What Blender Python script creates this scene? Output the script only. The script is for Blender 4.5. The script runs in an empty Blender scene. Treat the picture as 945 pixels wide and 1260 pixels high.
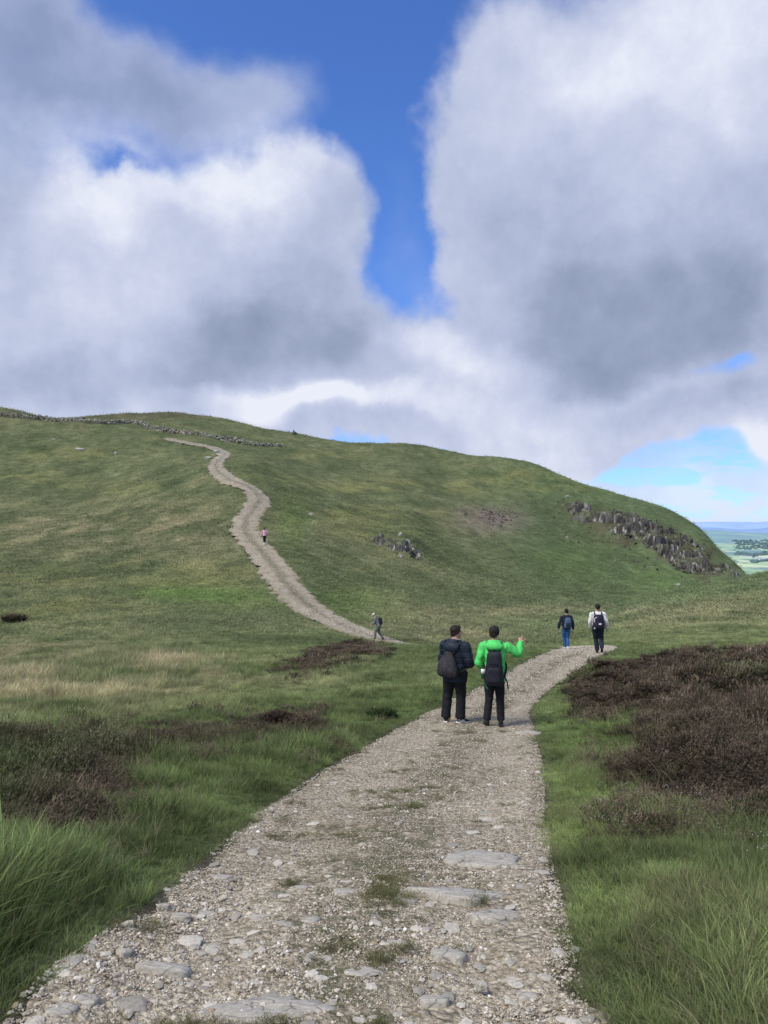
import bpy, bmesh, math, random
import numpy as np
from mathutils import Vector, Matrix

random.seed(7)
RNG = np.random.default_rng(11)
SC = bpy.context.scene
F = 946.0; U0 = 472.5; H0 = 652.0; EYE = 1.6        # focal length, centre column, horizon row (photo pixels), eye height

# ------------------------------------------------------------------ noise helpers
def _hash(ix, iy, s):
    h = (ix * 374761393 + iy * 668265263 + s * 974634777) & 0xFFFFFFFF
    h = ((h ^ (h >> 13)) * 1274126177) & 0xFFFFFFFF
    h = h ^ (h >> 16)
    return (h & 0xFFFFFF) / float(0xFFFFFF)

def vnoise(x, y, s=0):
    x = np.asarray(x, float); y = np.asarray(y, float)
    ix = np.floor(x).astype(np.int64); iy = np.floor(y).astype(np.int64)
    fx = x - ix; fy = y - iy
    fx = fx * fx * (3 - 2 * fx); fy = fy * fy * (3 - 2 * fy)
    a = _hash(ix, iy, s); b = _hash(ix + 1, iy, s); c = _hash(ix, iy + 1, s); d = _hash(ix + 1, iy + 1, s)
    return (a * (1 - fx) + b * fx) * (1 - fy) + (c * (1 - fx) + d * fx) * fy - 0.5

def fbm(x, y, s=0, o=4):
    r = 0; a = 1.0; x = np.asarray(x, float); y = np.asarray(y, float)
    for k in range(o):
        r = r + a * vnoise(x, y, s + k * 17)
        x, y = 1.62 * x + 1.17 * y + 3.7, -1.17 * x + 1.62 * y + 9.2
        a *= 0.5
    return r

def noise3(p, s=0):
    return (vnoise(p[:, 0] + 0.37 * p[:, 2], p[:, 1] - 0.71 * p[:, 2], s) + vnoise(p[:, 2] + 0.4 * p[:, 0], p[:, 1] * 0.8 + p[:, 0] * 0.3, s + 5)) * 0.9

def sstep(a, b, x):
    t = np.clip((x - a) / (b - a), 0, 1)
    return t * t * (3 - 2 * t)

# ------------------------------------------------------------------ terrain
def pchip(xk, yk, x):
    xk = np.asarray(xk, float); yk = np.asarray(yk, float)
    h = np.diff(xk); d = np.diff(yk) / h
    m = np.zeros(len(xk)); m[0] = d[0]; m[-1] = d[-1]
    for i in range(1, len(xk) - 1):
        if d[i - 1] * d[i] > 0:
            w1 = 2 * h[i] + h[i - 1]; w2 = h[i] + 2 * h[i - 1]
            m[i] = (w1 + w2) / (w1 / d[i - 1] + w2 / d[i])
    i = np.clip(np.searchsorted(xk, x) - 1, 0, len(xk) - 2)
    t = (x - xk[i]) / h[i]
    t2 = t * t; t3 = t2 * t
    return (2*t3-3*t2+1)*yk[i] + (t3-2*t2+t)*h[i]*m[i] + (-2*t3+3*t2)*yk[i+1] + (t3-t2)*h[i]*m[i+1]

COLS = {   # bearing column : (distance ahead, slope row) survey of the land
 -580: [(2.6,1262),(4.5,1060),(8,945),(13.6,880),(20,845),(28,818),(34,800),(42,778),(52,752),(64,723),(80,690),(100,652),(130,606),(165,556),(190,520),(210,508),(235,512),(265,500)],
 0:   [(2.6,1272),(4.5,1068),(8,955),(13.6,888),(20,853),(28,825),(34,808),(42,787),(52,762),(64,735),(80,704),(100,668),(130,622),(165,566),(190,526),(205,512),(230,514),(262,501.5)],
 60:  [(2.6,1275),(4.5,1072),(8,958),(13.6,889),(20,853),(28,824),(34,806),(42,785),(52,761),(64,734),(80,703),(100,666),(130,620),(165,566),(190,530),(205,516),(228,517),(260,518)],
 115: [(2.6,1280),(4.5,1076),(8,960),(13.6,890),(20,852),(28,822),(34,804),(42,784),(52,761),(64,734),(80,702),(100,663),(130,616),(165,565),(190,532),(205,522),(230,519),(260,514)],
 210: [(2.6,1290),(4.5,1085),(8,965),(13.6,892),(20,851),(28,819),(34,801),(42,784),(52,764),(64,734),(80,695),(100,648),(130,598),(160,560),(178,543),(197,533),(225,521),(260,508.5)],
 300: [(2.6,1298),(4.5,1090),(8,968),(13.6,893),(20,848),(28,814),(34,800),(42,788),(52,770),(64,736),(80,683),(100,630),(130,580),(160,557),(178,549),(197,543),(222,532),(250,521.5)],
 350: [(2.6,1298),(4.5,1091),(8,969),(13.6,893),(20,847),(28,813),(34,800),(42,790),(52,773),(64,732),(80,683),(100,640),(130,597),(160,572),(180,560),(197,550),(220,540),(247,531)],
 450: [(2.6,1298),(4.5,1091),(8,969),(13.6,893),(20,845),(28,811),(34,799),(42,795),(50,784),(64,752),(80,716),(96,686),(108,655),(120,640),(140,622),(170,592),(200,566),(235,547)],
 500: [(2.6,1298),(4.5,1091),(8,969),(13.6,893),(20,844),(28,809),(34,798),(42,798),(50,789),(64,760),(80,728),(96,697),(108,662),(120,646),(140,628),(170,596),(200,568),(233,547)],
 545: [(2.6,1298),(4.5,1091),(8,969),(13.6,893),(20,844),(28,808),(34,797),(42,800),(50,793),(64,767),(80,740),(96,712),(112,682),(130,658),(150,632),(175,603),(200,577),(228,553.5)],
 600: [(2.6,1298),(4.5,1091),(8,969),(13.6,893),(20,843),(28,807),(34,797),(42,802),(50,796),(64,775),(80,751),(100,718),(120,686),(140,657),(165,624),(190,594),(220,562)],
 650: [(2.6,1298),(4.5,1091),(8,969),(13.6,893),(20,843),(28,806),(34,797),(42,800),(50,792),(64,773),(80,757),(100,732),(120,700),(140,668),(165,633),(190,602),(216,570)],
 700: [(2.6,1298),(4.5,1091),(8,969),(13.6,893),(20,843),(28,806),(34,797),(42,796),(52,785),(64,770),(80,757),(100,742),(120,715),(140,685),(160,657),(180,627),(210,588)],
 750: [(2.6,1297),(4.5,1089),(8,966),(13.6,890),(20,841),(28,805),(34,795),(42,787),(52,775),(64,764),(80,755),(100,746),(120,724),(140,697),(158,668),(176,635),(205,603)],
 800: [(2.6,1294),(4.5,1084),(8,961),(13.6,884),(20,838),(28,806),(34,791),(42,779),(52,765),(64,752),(80,742),(100,742),(120,727),(138,708),(152,686),(168,650),(195,619)],
 835: [(2.6,1292),(4.5,1080),(8,958),(13.6,880),(20,836),(28,806),(34,790),(42,774),(52,759),(64,745),(80,733),(95,733),(115,731),(135,715),(148,700),(163,668),(190,635)],
 860: [(2.6,1290),(4.5,1078),(8,956),(13.6,878),(20,834),(28,804),(34,788),(42,771),(52,755),(64,740),(80,728),(95,727),(115,731),(135,717),(147,706),(160,680),(182,650)],
 880: [(2.6,1289),(4.5,1077),(8,955),(13.6,877),(20,833),(28,803),(34,787),(42,769),(52,752),(64,736),(80,723),(92,720),(115,730),(135,717),(146,708),(158,691),(176,672)],
 900: [(2.6,1288),(4.5,1075),(8,954),(13.6,876),(20,832),(28,802),(34,786),(42,767),(52,749),(64,732),(80,718),(92,715),(115,728),(135,717),(146,710),(156,701),(168,690)],
 920: [(2.6,1287),(4.5,1074),(8,952),(13.6,875),(20,831),(28,801),(34,785),(42,766),(52,747),(64,729),(80,714),(92,710.5),(115,722),(135,717),(145,713),(153,710),(160,708)],
 945: [(2.6,1286),(4.5,1072),(8,950),(13.6,874),(20,830),(28,800),(34,784),(42,764),(52,745),(64,726),(80,710),(92,706),(115,718),(135,728),(150,742),(160,752)],
 1100:[(2.6,1280),(4.5,1065),(8,945),(13.6,868),(20,826),(28,796),(34,780),(42,760),(52,740),(64,722),(80,706),(92,702),(115,714),(135,730),(150,744),(160,756)],
 1525:[(2.6,1275),(4.5,1060),(8,940),(13.6,862),(20,820),(28,790),(34,774),(42,755),(52,736),(64,718),(80,703),(92,699),(115,712),(135,730),(150,744),(160,756)],
}
LY = np.linspace(math.log(0.25), math.log(1600), 900)
_ys = np.exp(LY)
_uk = sorted(COLS)
_tab = []
for c in _uk:
    k = COLS[c]
    Y = [0.0] + [a for a, _ in k]; Z = [-EYE] + [(H0 - v) / F * a for a, v in k]
    yr, zr = Y[-1], Z[-1]
    Y += [yr + 25, yr + 60, yr + 150, 700, 1100, 1700]
    Z += [zr - 3.5, zr - 17, min(zr - 60, -60), -135, -195, -230]
    _tab.append(pchip(Y, Z, _ys))
_tab = np.array(_tab)                                   # cols x Y
UU = np.linspace(-580, 1525, 422)
TAB = np.array([pchip(_uk, _tab[:, j], UU) for j in range(len(_ys))]).T   # U x Y
# soften the seams between surveyed columns (more with distance from the camera axis is not needed)
ker = np.array([1, 4, 6, 4, 1]) / 16.0
T2 = TAB.copy()
for _ in range(2):
    P = np.pad(T2, ((2, 2), (0, 0)), mode='edge')
    T2 = sum(ker[i] * P[i:i + T2.shape[0]] for i in range(5))
TAB = T2

def _look(u, Y):
    a = np.clip((u - UU[0]) / (UU[1] - UU[0]), 0, len(UU) - 1.001)
    b = np.clip((np.log(np.maximum(Y, 0.26)) - LY[0]) / (LY[1] - LY[0]), 0, len(LY) - 1.001)
    i = a.astype(int); j = b.astype(int); fa = a - i; fb = b - j
    return (TAB[i, j]*(1-fa)+TAB[i+1, j]*fa)*(1-fb) + (TAB[i, j+1]*(1-fa)+TAB[i+1, j+1]*fa)*fb

PHM = math.radians(47.9)
def base_z(x, y):
    x = np.asarray(x, float); y = np.asarray(y, float)
    rho = np.hypot(x, y) + 1e-6
    phi = np.arctan2(x, y)
    pc = np.clip(phi, -PHM, PHM)
    Y = rho * np.cos(pc); u = U0 + F * np.tan(pc)
    z = _look(u, Y)
    w = sstep(PHM, math.pi, np.abs(phi))
    zm = 0.5 * (_look(np.full_like(rho, UU[0]), rho * math.cos(PHM)) + _look(np.full_like(rho, UU[-1]), rho * math.cos(PHM)))
    return EYE + z * (1 - w) + zm * w

def uv_of(x, y):
    """bearing column and slope row of a ground point (used only to know which patch of vegetation grows there)"""
    yy = np.maximum(y, 0.3)
    return U0 + F * x / yy, H0 - F * (base_z(x, y) - EYE) / yy

def hit(u, v, ymin=1.0, ymax=260.0):
    Y = np.exp(np.linspace(math.log(ymin), math.log(ymax), 3000))
    X = (u - U0) / F * Y
    vv = H0 - F * (base_z(X, Y) - EYE) / Y
    k = np.nonzero(vv <= v)[0]
    k = k[0] if len(k) else int(np.argmin(vv))
    return float(X[k]), float(Y[k])

# ------------------------------------------------------------------ the footpath line
near = [(1650,-280,900),(1450,-110,790),(1300,0,722),(1255,32,713),(1200,92,702),(1150,150,692),(1100,212,682),(1050,268,672),(1000,328,664),(960,385,665),(930,438,662),
        (905,480,655),(892,505,652),(871,546,650),(856,574,663),(846,595,676),(824,634,706),(810,660,731),(802,681,748)]
CP = []   # x, y, half width
for v, a, b in near:
    x, y = hit((a + b) / 2, v)
    CP.append((x, y, (b - a) / 2 / F * y))
x0, y0, w0 = CP[0]; x1, y1, w1 = CP[1]
CP = [(x0 - (x1 - x0) * 10, -6.0, 0.95), (x0 - (x1 - x0) * 4, -2.0, 0.95)] + CP
CP += [(8.9, 33.5, 1.1), (8.4, 37.0, 1.1), (6.6, 40.5, 1.1), (4.2, 44.0, 1.15)]
far = [(508,794,1.0),(480,790,1.1),(455,782,1.3),(430,773,1.5),(402,760,1.6),(375,742,1.65),(354,722,1.7),(338,700,1.7),(324,683,1.7),(312,668,1.75),(300,652,1.8),
       (305,635,1.75),(318,616,1.7),(310,602,1.6),(285,592,1.5),(268,580,1.5),(266,569,1.45),(276,559,1.4),(262,551,1.3),(236,546,1.2),(212,541.5,1.2),(203,539,1.1)]
for u, v, w in far:
    x, y = hit(u, v, 44.0)
    CP.append((x, y, w * 0.88))
CP = np.array(CP)
def catmull(P, n):
    P = np.vstack([2 * P[0] - P[1], P, 2 * P[-1] - P[-2]]); out = []
    for i in range(1, len(P) - 2):
        a, b, c, d = P[i - 1], P[i], P[i + 1], P[i + 2]
        for t in np.linspace(0, 1, n, endpoint=False):
            out.append(0.5 * (2*b + (c-a)*t + (2*a-5*b+4*c-d)*t*t + (-a+3*b-3*c+d)*t**3))
    out.append(P[-2]); return np.array(out)
PL = catmull(CP, 24)
# resample: step grows with distance
_out = [PL[0]]; 
for p in PL[1:]:
    st = max(0.06, 0.004 * abs(p[1]) * 1.3)
    if np.hypot(*(p[:2] - _out[-1][:2])) >= st: _out.append(p)
PL = np.array(_out)
for _ in range(3):
    PL[1:-1] = 0.25 * PL[:-2] + 0.5 * PL[1:-1] + 0.25 * PL[2:]

def path_dist(x, y):
    """distance to centre line minus the half width (negative on the path)"""
    x = np.ravel(x); y = np.ravel(y); res = np.empty(len(x))
    for i in range(0, len(x), 20000):
        dx = x[i:i+20000, None] - PL[None, :, 0]; dy = y[i:i+20000, None] - PL[None, :, 1]
        d = np.sqrt(dx*dx + dy*dy) - PL[None, :, 2]
        res[i:i+20000] = d.min(1)
    return res

# ------------------------------------------------------------------ vegetation zones
def poly_sd(poly, u, v):
    P = np.array(poly, float); ins = np.zeros(len(u), bool); d = np.full(len(u), 1e9)
    for i in range(len(P)):
        a = P[i]; b = P[(i + 1) % len(P)]
        e = b - a; L = (e**2).sum()
        t = np.clip(((u - a[0]) * e[0] + (v - a[1]) * e[1]) / L, 0, 1)
        d = np.minimum(d, np.hypot(u - a[0] - t * e[0], v - a[1] - t * e[1]))
        c = ((a[1] > v) != (b[1] > v)) & (u < (b[0] - a[0]) * (v - a[1]) / (b[1] - a[1] + 1e-9) + a[0])
        ins ^= c
    return np.where(ins, d, -d)
HE_R1 = [(705,838),(740,822),(800,818),(870,812),(930,808),(1100,800),(1400,795),(1400,905),(1100,905),(945,905),(870,908),(810,905),(770,885),(735,868),(708,855)]
HE_R2 = [(760,960),(800,938),(870,925),(945,925),(1200,920),(1200,980),(945,985),(860,992),(790,988),(765,980)]
HE_L = [(-600,915),(0,925),(60,918),(110,912),(200,912),(300,900),(385,893),(392,903),(330,908),(290,920),(230,935),(170,955),(150,985),(115,1000),(95,1030),(0,1015),(-300,1030),(-600,1030)]
HE_M = [(356,822),(385,806),(405,797),(440,795),(472,802),(450,812),(400,820),(375,832)]
HE_T = [(880,728),(905,722),(945,718),(1100,715),(1100,735),(945,738),(900,738)]
def heather_mask(x, y):
    u, v = uv_of(x, y)
    n = fbm(x * 1.3, y * 1.3, 41, 3)
    sc = np.clip(F / np.maximum(y, 3) * 0.25, 3, 30)
    m = np.full(len(x), -1e9)
    for P in (HE_R1, HE_R2, HE_L, HE_M):
        m = np.maximum(m, poly_sd(P, u, v))
    m = m / sc + n * 1.9
    m = np.where(y > 1.0, m, -5)
    return np.clip(m, -3, 3)

CRAGP = [(690,618),(705,616),(735,628),(765,634),(800,645),(835,655),(862,672),(895,695),(913,704),(905,712),(880,712),(845,704),(815,690),(790,668),(762,660),(735,652),(705,640)]
def blob(u, v, cu, cv, ru, rv):
    return np.exp(-((u - cu) / ru) ** 2 - ((v - cv) / rv) ** 2)

def zone_colour(x, y):
    u, v = uv_of(x, y); y = np.maximum(y, 0.5)
    n1 = fbm(x / 6.0, y / 6.0, 3, 4); n2 = fbm(x / 1.6, y / 1.6, 9, 3); n3 = fbm(x / 22.0, y / 22.0, 5, 3)
    far_ = sstep(18, 60, y)[:, None]
    c = (1 - far_) * np.array([0.066, 0.108, 0.032]) + far_ * np.array([0.086, 0.112, 0.050])  # far grass is greyer, with slight distance haze put into its colour
    def mix(c, col, w):
        w = np.clip(w, 0, 1)[:, None]; return c * (1 - w) + np.array(col) * w
    c = mix(c, (0.135, 0.142, 0.070), sstep(0.0, 0.55, n1 + 0.5 * n2) * (0.25 + 0.15 * far_[:, 0]))
    c = mix(c, (0.060, 0.088, 0.036), sstep(0.1, 0.6, -n1 + 0.4 * n2) * 0.8)
    g = sstep(540, 700, u) * sstep(55, 75, y)
    c = mix(c, (0.074, 0.118, 0.050), g * 0.9)
    c = mix(c, (0.058, 0.080, 0.036), g * sstep(0.0, 0.5, n3) * 0.55)
    yel = 0
    for b in ((190,700,150,11),(230,718,70,8),(60,712,70,9),(30,752,70,14),(120,745,50,8),(55,560,40,8),(125,556,30,6),(30,590,60,10),(150,600,50,9),(430,633,70,9),(560,598,110,9),
              (470,655,60,10),(330,590,40,8),(640,585,60,7),(700,600,40,8),(380,560,60,6),(5,500,14,6),(520,640,40,10),(420,600,60,8)):  # the blob at the far left skyline paints a sunlit patch
        yel = yel + blob(u, v, *b)
    c = mix(c, (0.135, 0.152, 0.050), np.clip(yel, 0, 1) * sstep(-0.35, 0.3, n2 + n1) * 0.6)
    bg = blob(u, v, 270, 735, 70, 14) + blob(u, v, 215, 728, 60, 9) + 0.8 * blob(u, v, 360, 640, 20, 30) + 0.7 * blob(u, v, 430, 740, 60, 22) + 0.5 * blob(u, v, 700, 690, 60, 30) + 0.6 * blob(u, v, 820, 710, 50, 16)
    c = mix(c, (0.080, 0.140, 0.036), bg * 0.8)
    tan = 1.25 * blob(u, v, 50, 835, 190, 38) + 0.9 * blob(u, v, 200, 820, 60, 14) + 0.8 * blob(u, v, 245, 832, 40, 8) + 0.6 * blob(u, v, 660, 752, 150, 8) + 0.6 * blob(u, v, 560, 780, 60, 10) \
        + 0.6 * blob(u, v, 80, 650, 160, 30) + 0.45 * blob(u, v, 240, 650, 60, 40) + 0.5 * blob(u, v, 420, 830, 110, 16) + 0.35 * blob(u, v, 850, 755, 130, 14)
    c = mix(c, (0.205, 0.188, 0.112), tan * sstep(-0.5, 0.5, n2 + 0.6 * n1) * 0.9)
    scr = blob(u, v, 605, 640, 42, 16)
    c = mix(c, (0.150, 0.125, 0.110), scr * 0.8)
    c = mix(c, (0.075, 0.060, 0.045), blob(u, v, 150, 507, 150, 9) * 0.45)
    # fresh verge beside the path, cooler long grass left foreground
    c = mix(c, (0.074, 0.128, 0.030), sstep(300, 0, 300) * 0 + blob(u, v, 735, 1040, 70, 160) * 0.7 * sstep(640, 680, u))
    c = mix(c, (0.050, 0.088, 0.028), blob(u, v, 120, 1080, 220, 90) * 0.5)
    c = mix(c, (0.115, 0.112, 0.060), blob(u, v, 880, 1110, 150, 130) * sstep(-0.2, 0.3, n2) * 0.7)
    c = mix(c, (0.045, 0.070, 0.026), blob(u, v, 800, 1150, 160, 120) * sstep(0.0, 0.3, -n2) * 0.7)
    cr = poly_sd(CRAGP, u, v); c = mix(c, (0.070, 0.062, 0.042), sstep(-6, 8, cr + 16 * fbm(u / 14, v / 8, 302, 3)) * (y > 100) * 0.75)
    w = heather_mask(x, y)
    c = mix(c, (0.045, 0.036, 0.024), sstep(-0.3, 0.5, w))
    nearg = sstep(26, 10, y)[:, None]
    c = c * np.array([2.32, 2.12, 1.98]) * (1 - 0.12 * nearg * np.array([0.8, 1.0, 0.9]))
    lum = c.mean(1, keepdims=True); c = c * 0.86 + lum * 0.14
    n5 = fbm(x / 2.3, y / 2.3, 14, 2) * sstep(40, 80, y); n4 = fbm(x / 0.55, y / 0.55, 12, 3) * sstep(30, 12, y)
    return np.clip(c * (1 + (0.38 - 0.16 * far_) * n2[:, None] + (0.28 - 0.10 * far_) * n1[:, None] + 0.75 * n4[:, None] + 0.22 * n5[:, None]), 0.012, 0.5)

BUMPS = []
def ground_z(x, y, detail=True):
    x = np.asarray(x, float); y = np.asarray(y, float); sh = x.shape
    x = x.ravel(); y = y.ravel()
    z = base_z(x, y)
    r = np.hypot(x, y)
    pd = path_dist(x, y)
    off = sstep(0.0, 1.2, pd)
    z = z + off * (0.10 * fbm(x / 1.3, y / 1.3, 21, 3) * sstep(1, 4, r) + 0.35 * fbm(x / 5, y / 5, 22, 3) * sstep(12, 45, r) + 1.3 * fbm(x / 19, y / 19, 23, 3) * sstep(60, 150, r) * (r < 1000))
    # turf banks stand slightly above the worn path
    z = z + sstep(-0.05, 0.5, pd) * 0.07 * (r < 30)
    hm = heather_mask(x, y)
    z = z + off * sstep(-0.6, 2.2, hm) * (0.06 + 0.24 * (x > 0) + 0.40 * fbm(x / 1.1, y / 1.1, 31, 2)) * sstep(70, 30, r)
    z = z + off * (y > 2) * (y < 16) * 0.16 * sstep(-8, 34, poly_sd(HE_R2, uv_of(x, y)[0], uv_of(x, y)[1]))
    # terraces and hollows on the crag
    u, v = uv_of(x, y)
    cr = poly_sd([(690,612),(770,632),(842,655),(915,703),(895,716),(830,700),(770,672),(735,655)], u, v)
    cw = sstep(-4, 14, cr) * (y > 100)
    z = z + cw * (2.2 * fbm(x / 5, y / 5, 61, 4))
    ol = poly_sd([(455,655),(480,655),(515,668),(520,690),(500,692),(470,678)], u, v)
    z = z + sstep(-4, 8, ol) * (y > 70) * (y < 130) * (0.7 * fbm(x / 2.5, y / 2.5, 62, 3))
    return z.reshape(sh)

# ------------------------------------------------------------------ object helpers
def prop(o, label=None, cat=None, group=None, kind=None):
    if label: o['label'] = label
    if cat: o['category'] = cat
    if group: o['group'] = group
    if kind: o['kind'] = kind
    return o

def mesh_np(name, V, Fa, mat=None, smooth=True, attrs=None, parent=None, link=True):
    me = bpy.data.meshes.new(name)
    V = np.asarray(V, np.float32)
    if isinstance(Fa, np.ndarray):
        n = Fa.shape[1]; nf = len(Fa)
        me.vertices.add(len(V)); me.vertices.foreach_set('co', V.ravel())
        me.loops.add(nf * n); me.loops.foreach_set('vertex_index', Fa.astype(np.int32).ravel())
        me.polygons.add(nf); me.polygons.foreach_set('loop_start', np.arange(0, nf * n, n, dtype=np.int32))
        me.polygons.foreach_set('loop_total', np.full(nf, n, np.int32))
        me.update(calc_edges=True)
    else:
        me.from_pydata([tuple(map(float, p)) for p in V], [], [tuple(map(int, f)) for f in Fa])
    me.polygons.foreach_set('use_smooth', np.full(len(me.polygons), smooth))
    if attrs:
        for k, a in attrs.items():
            a = np.asarray(a, np.float32)
            if a.ndim == 1:
                at = me.attributes.new(k, 'FLOAT', 'POINT'); at.data.foreach_set('value', a)
            else:
                at = me.attributes.new(k, 'FLOAT_COLOR', 'POINT')
                at.data.foreach_set('color', np.hstack([a, np.ones((len(a), 1), np.float32)]).ravel())
    if mat: me.materials.append(mat)
    o = bpy.data.objects.new(name, me)
    if link: SC.collection.objects.link(o)
    if parent: o.parent = parent
    return o

def empty(name, loc, rz=0.0):
    o = bpy.data.objects.new(name, None); SC.collection.objects.link(o)
    o.empty_display_size = 0.2
    o.location = loc; o.rotation_euler = (0, 0, rz)
    return o

# ------------------------------------------------------------------ material helpers
class NB:
    def __init__(s, nt): s.nt = nt; s.n = nt.nodes; s.l = nt.links
    def new(s, t, **k):
        n = s.n.new(t)
        for a, b in k.items(): setattr(n, a, b)
        return n
    def put(s, sock, v):
        if isinstance(v, bpy.types.NodeSocket): s.l.new(v, sock)
        elif v is not None: sock.default_value = v
    def m(s, op, a, b=None, c=None, clamp=False):
        n = s.new('ShaderNodeMath', operation=op, use_clamp=clamp)
        s.put(n.inputs[0], a); s.put(n.inputs[1], b)
        if c is not None: s.put(n.inputs[2], c)
        return n.outputs[0]
    def noise(s, vec, scale, det=4, rough=0.55, dist=0.0, out=0):
        n = s.new('ShaderNodeTexNoise'); s.put(n.inputs['Vector'], vec)
        n.inputs['Scale'].default_value = scale; n.inputs['Detail'].default_value = det
        n.inputs['Roughness'].default_value = rough; n.inputs['Distortion'].default_value = dist
        return n.outputs[out]
    def vor(s, vec, scale, feature='F1', out='Distance', rnd=1.0):
        n = s.new('ShaderNodeTexVoronoi', feature=feature); s.put(n.inputs['Vector'], vec)
        n.inputs['Scale'].default_value = scale; n.inputs['Randomness'].default_value = rnd
        return n.outputs[out]
    def ramp(s, fac, stops, interp='LINEAR'):
        n = s.new('ShaderNodeValToRGB'); s.put(n.inputs[0], fac); e = n.color_ramp.elements
        n.color_ramp.interpolation = interp
        while len(e) < len(stops): e.new(0.5)
        for k, (p, c) in enumerate(stops):
            e[k].position = p; e[k].color = (c, c, c, 1) if isinstance(c, (int, float)) else (*c, 1)
        return n.outputs[0]
    def mix(s, f, a, b, typ='MIX'):
        n = s.new('ShaderNodeMix', data_type='RGBA', blend_type=typ)
        n.clamp_factor = True
        s.put(n.inputs[0], f)
        for i, v in ((6, a), (7, b)):
            if isinstance(v, tuple) and len(v) == 3: v = (*v, 1)
            s.put(n.inputs[i], v)
        return n.outputs[2]
    def mapr(s, v, a, b, c, d, smooth=False):
        n = s.new('ShaderNodeMapRange'); n.interpolation_type = 'SMOOTHSTEP' if smooth else 'LINEAR'
        for i, x in enumerate((v, a, b, c, d)): s.put(n.inputs[i], x)
        return n.outputs[0]
    def attr(s, name, typ='GEOMETRY', out='Color'):
        n = s.new('ShaderNodeAttribute', attribute_name=name, attribute_type=typ)
        return n.outputs[out]
    def bump(s, h, strength=0.5, dist=0.02, nrm=None):
        n = s.new('ShaderNodeBump'); n.inputs['Strength'].default_value = strength; n.inputs['Distance'].default_value = dist
        s.put(n.inputs['Height'], h)
        if nrm: s.l.new(nrm, n.inputs['Normal'])
        return n.outputs[0]

def new_mat(name, rough=0.9):
    m = bpy.data.materials.new(name); m.use_nodes = True
    b = NB(m.node_tree); p = m.node_tree.nodes['Principled BSDF']
    p.inputs['Roughness'].default_value = rough
    p.inputs['Specular IOR Level'].default_value = 0.25
    return m, b, p

def pos(b, obj=False):
    if obj: return b.new('ShaderNodeTexCoord').outputs['Object']
    return b.new('ShaderNodeNewGeometry').outputs['Position']
# ------------------------------------------------------------------ materials
def mat_ground():
    m, b, p = new_mat('moor_turf', 0.95); P = pos(b)
    col = b.attr('Col')
    n1 = b.noise(P, 5.0, 5, 0.65); n2 = b.noise(P, 0.6, 5, 0.6); n3 = b.noise(P, 28.0, 3, 0.7)
    c = b.mix(1.0, col, b.ramp(n1, [(0.3, 0.45), (0.5, 0.8), (0.72, 1.35)]), 'MULTIPLY')
    c = b.mix(1.0, c, b.ramp(n2, [(0.3, 0.72), (0.7, 1.22)]), 'MULTIPLY')
    c = b.mix(0.6, c, b.ramp(n3, [(0.3, 0.5), (0.7, 1.4)]), 'MULTIPLY')
    b.l.new(c, p.inputs['Base Color'])
    h = b.m('ADD', b.m('MULTIPLY', n1, 1.0), b.m('MULTIPLY', n3, 0.4))
    b.l.new(b.bump(h, 0.6, 0.12), p.inputs['Normal'])
    p.inputs['Specular IOR Level'].default_value = 0.05
    return m

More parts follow.
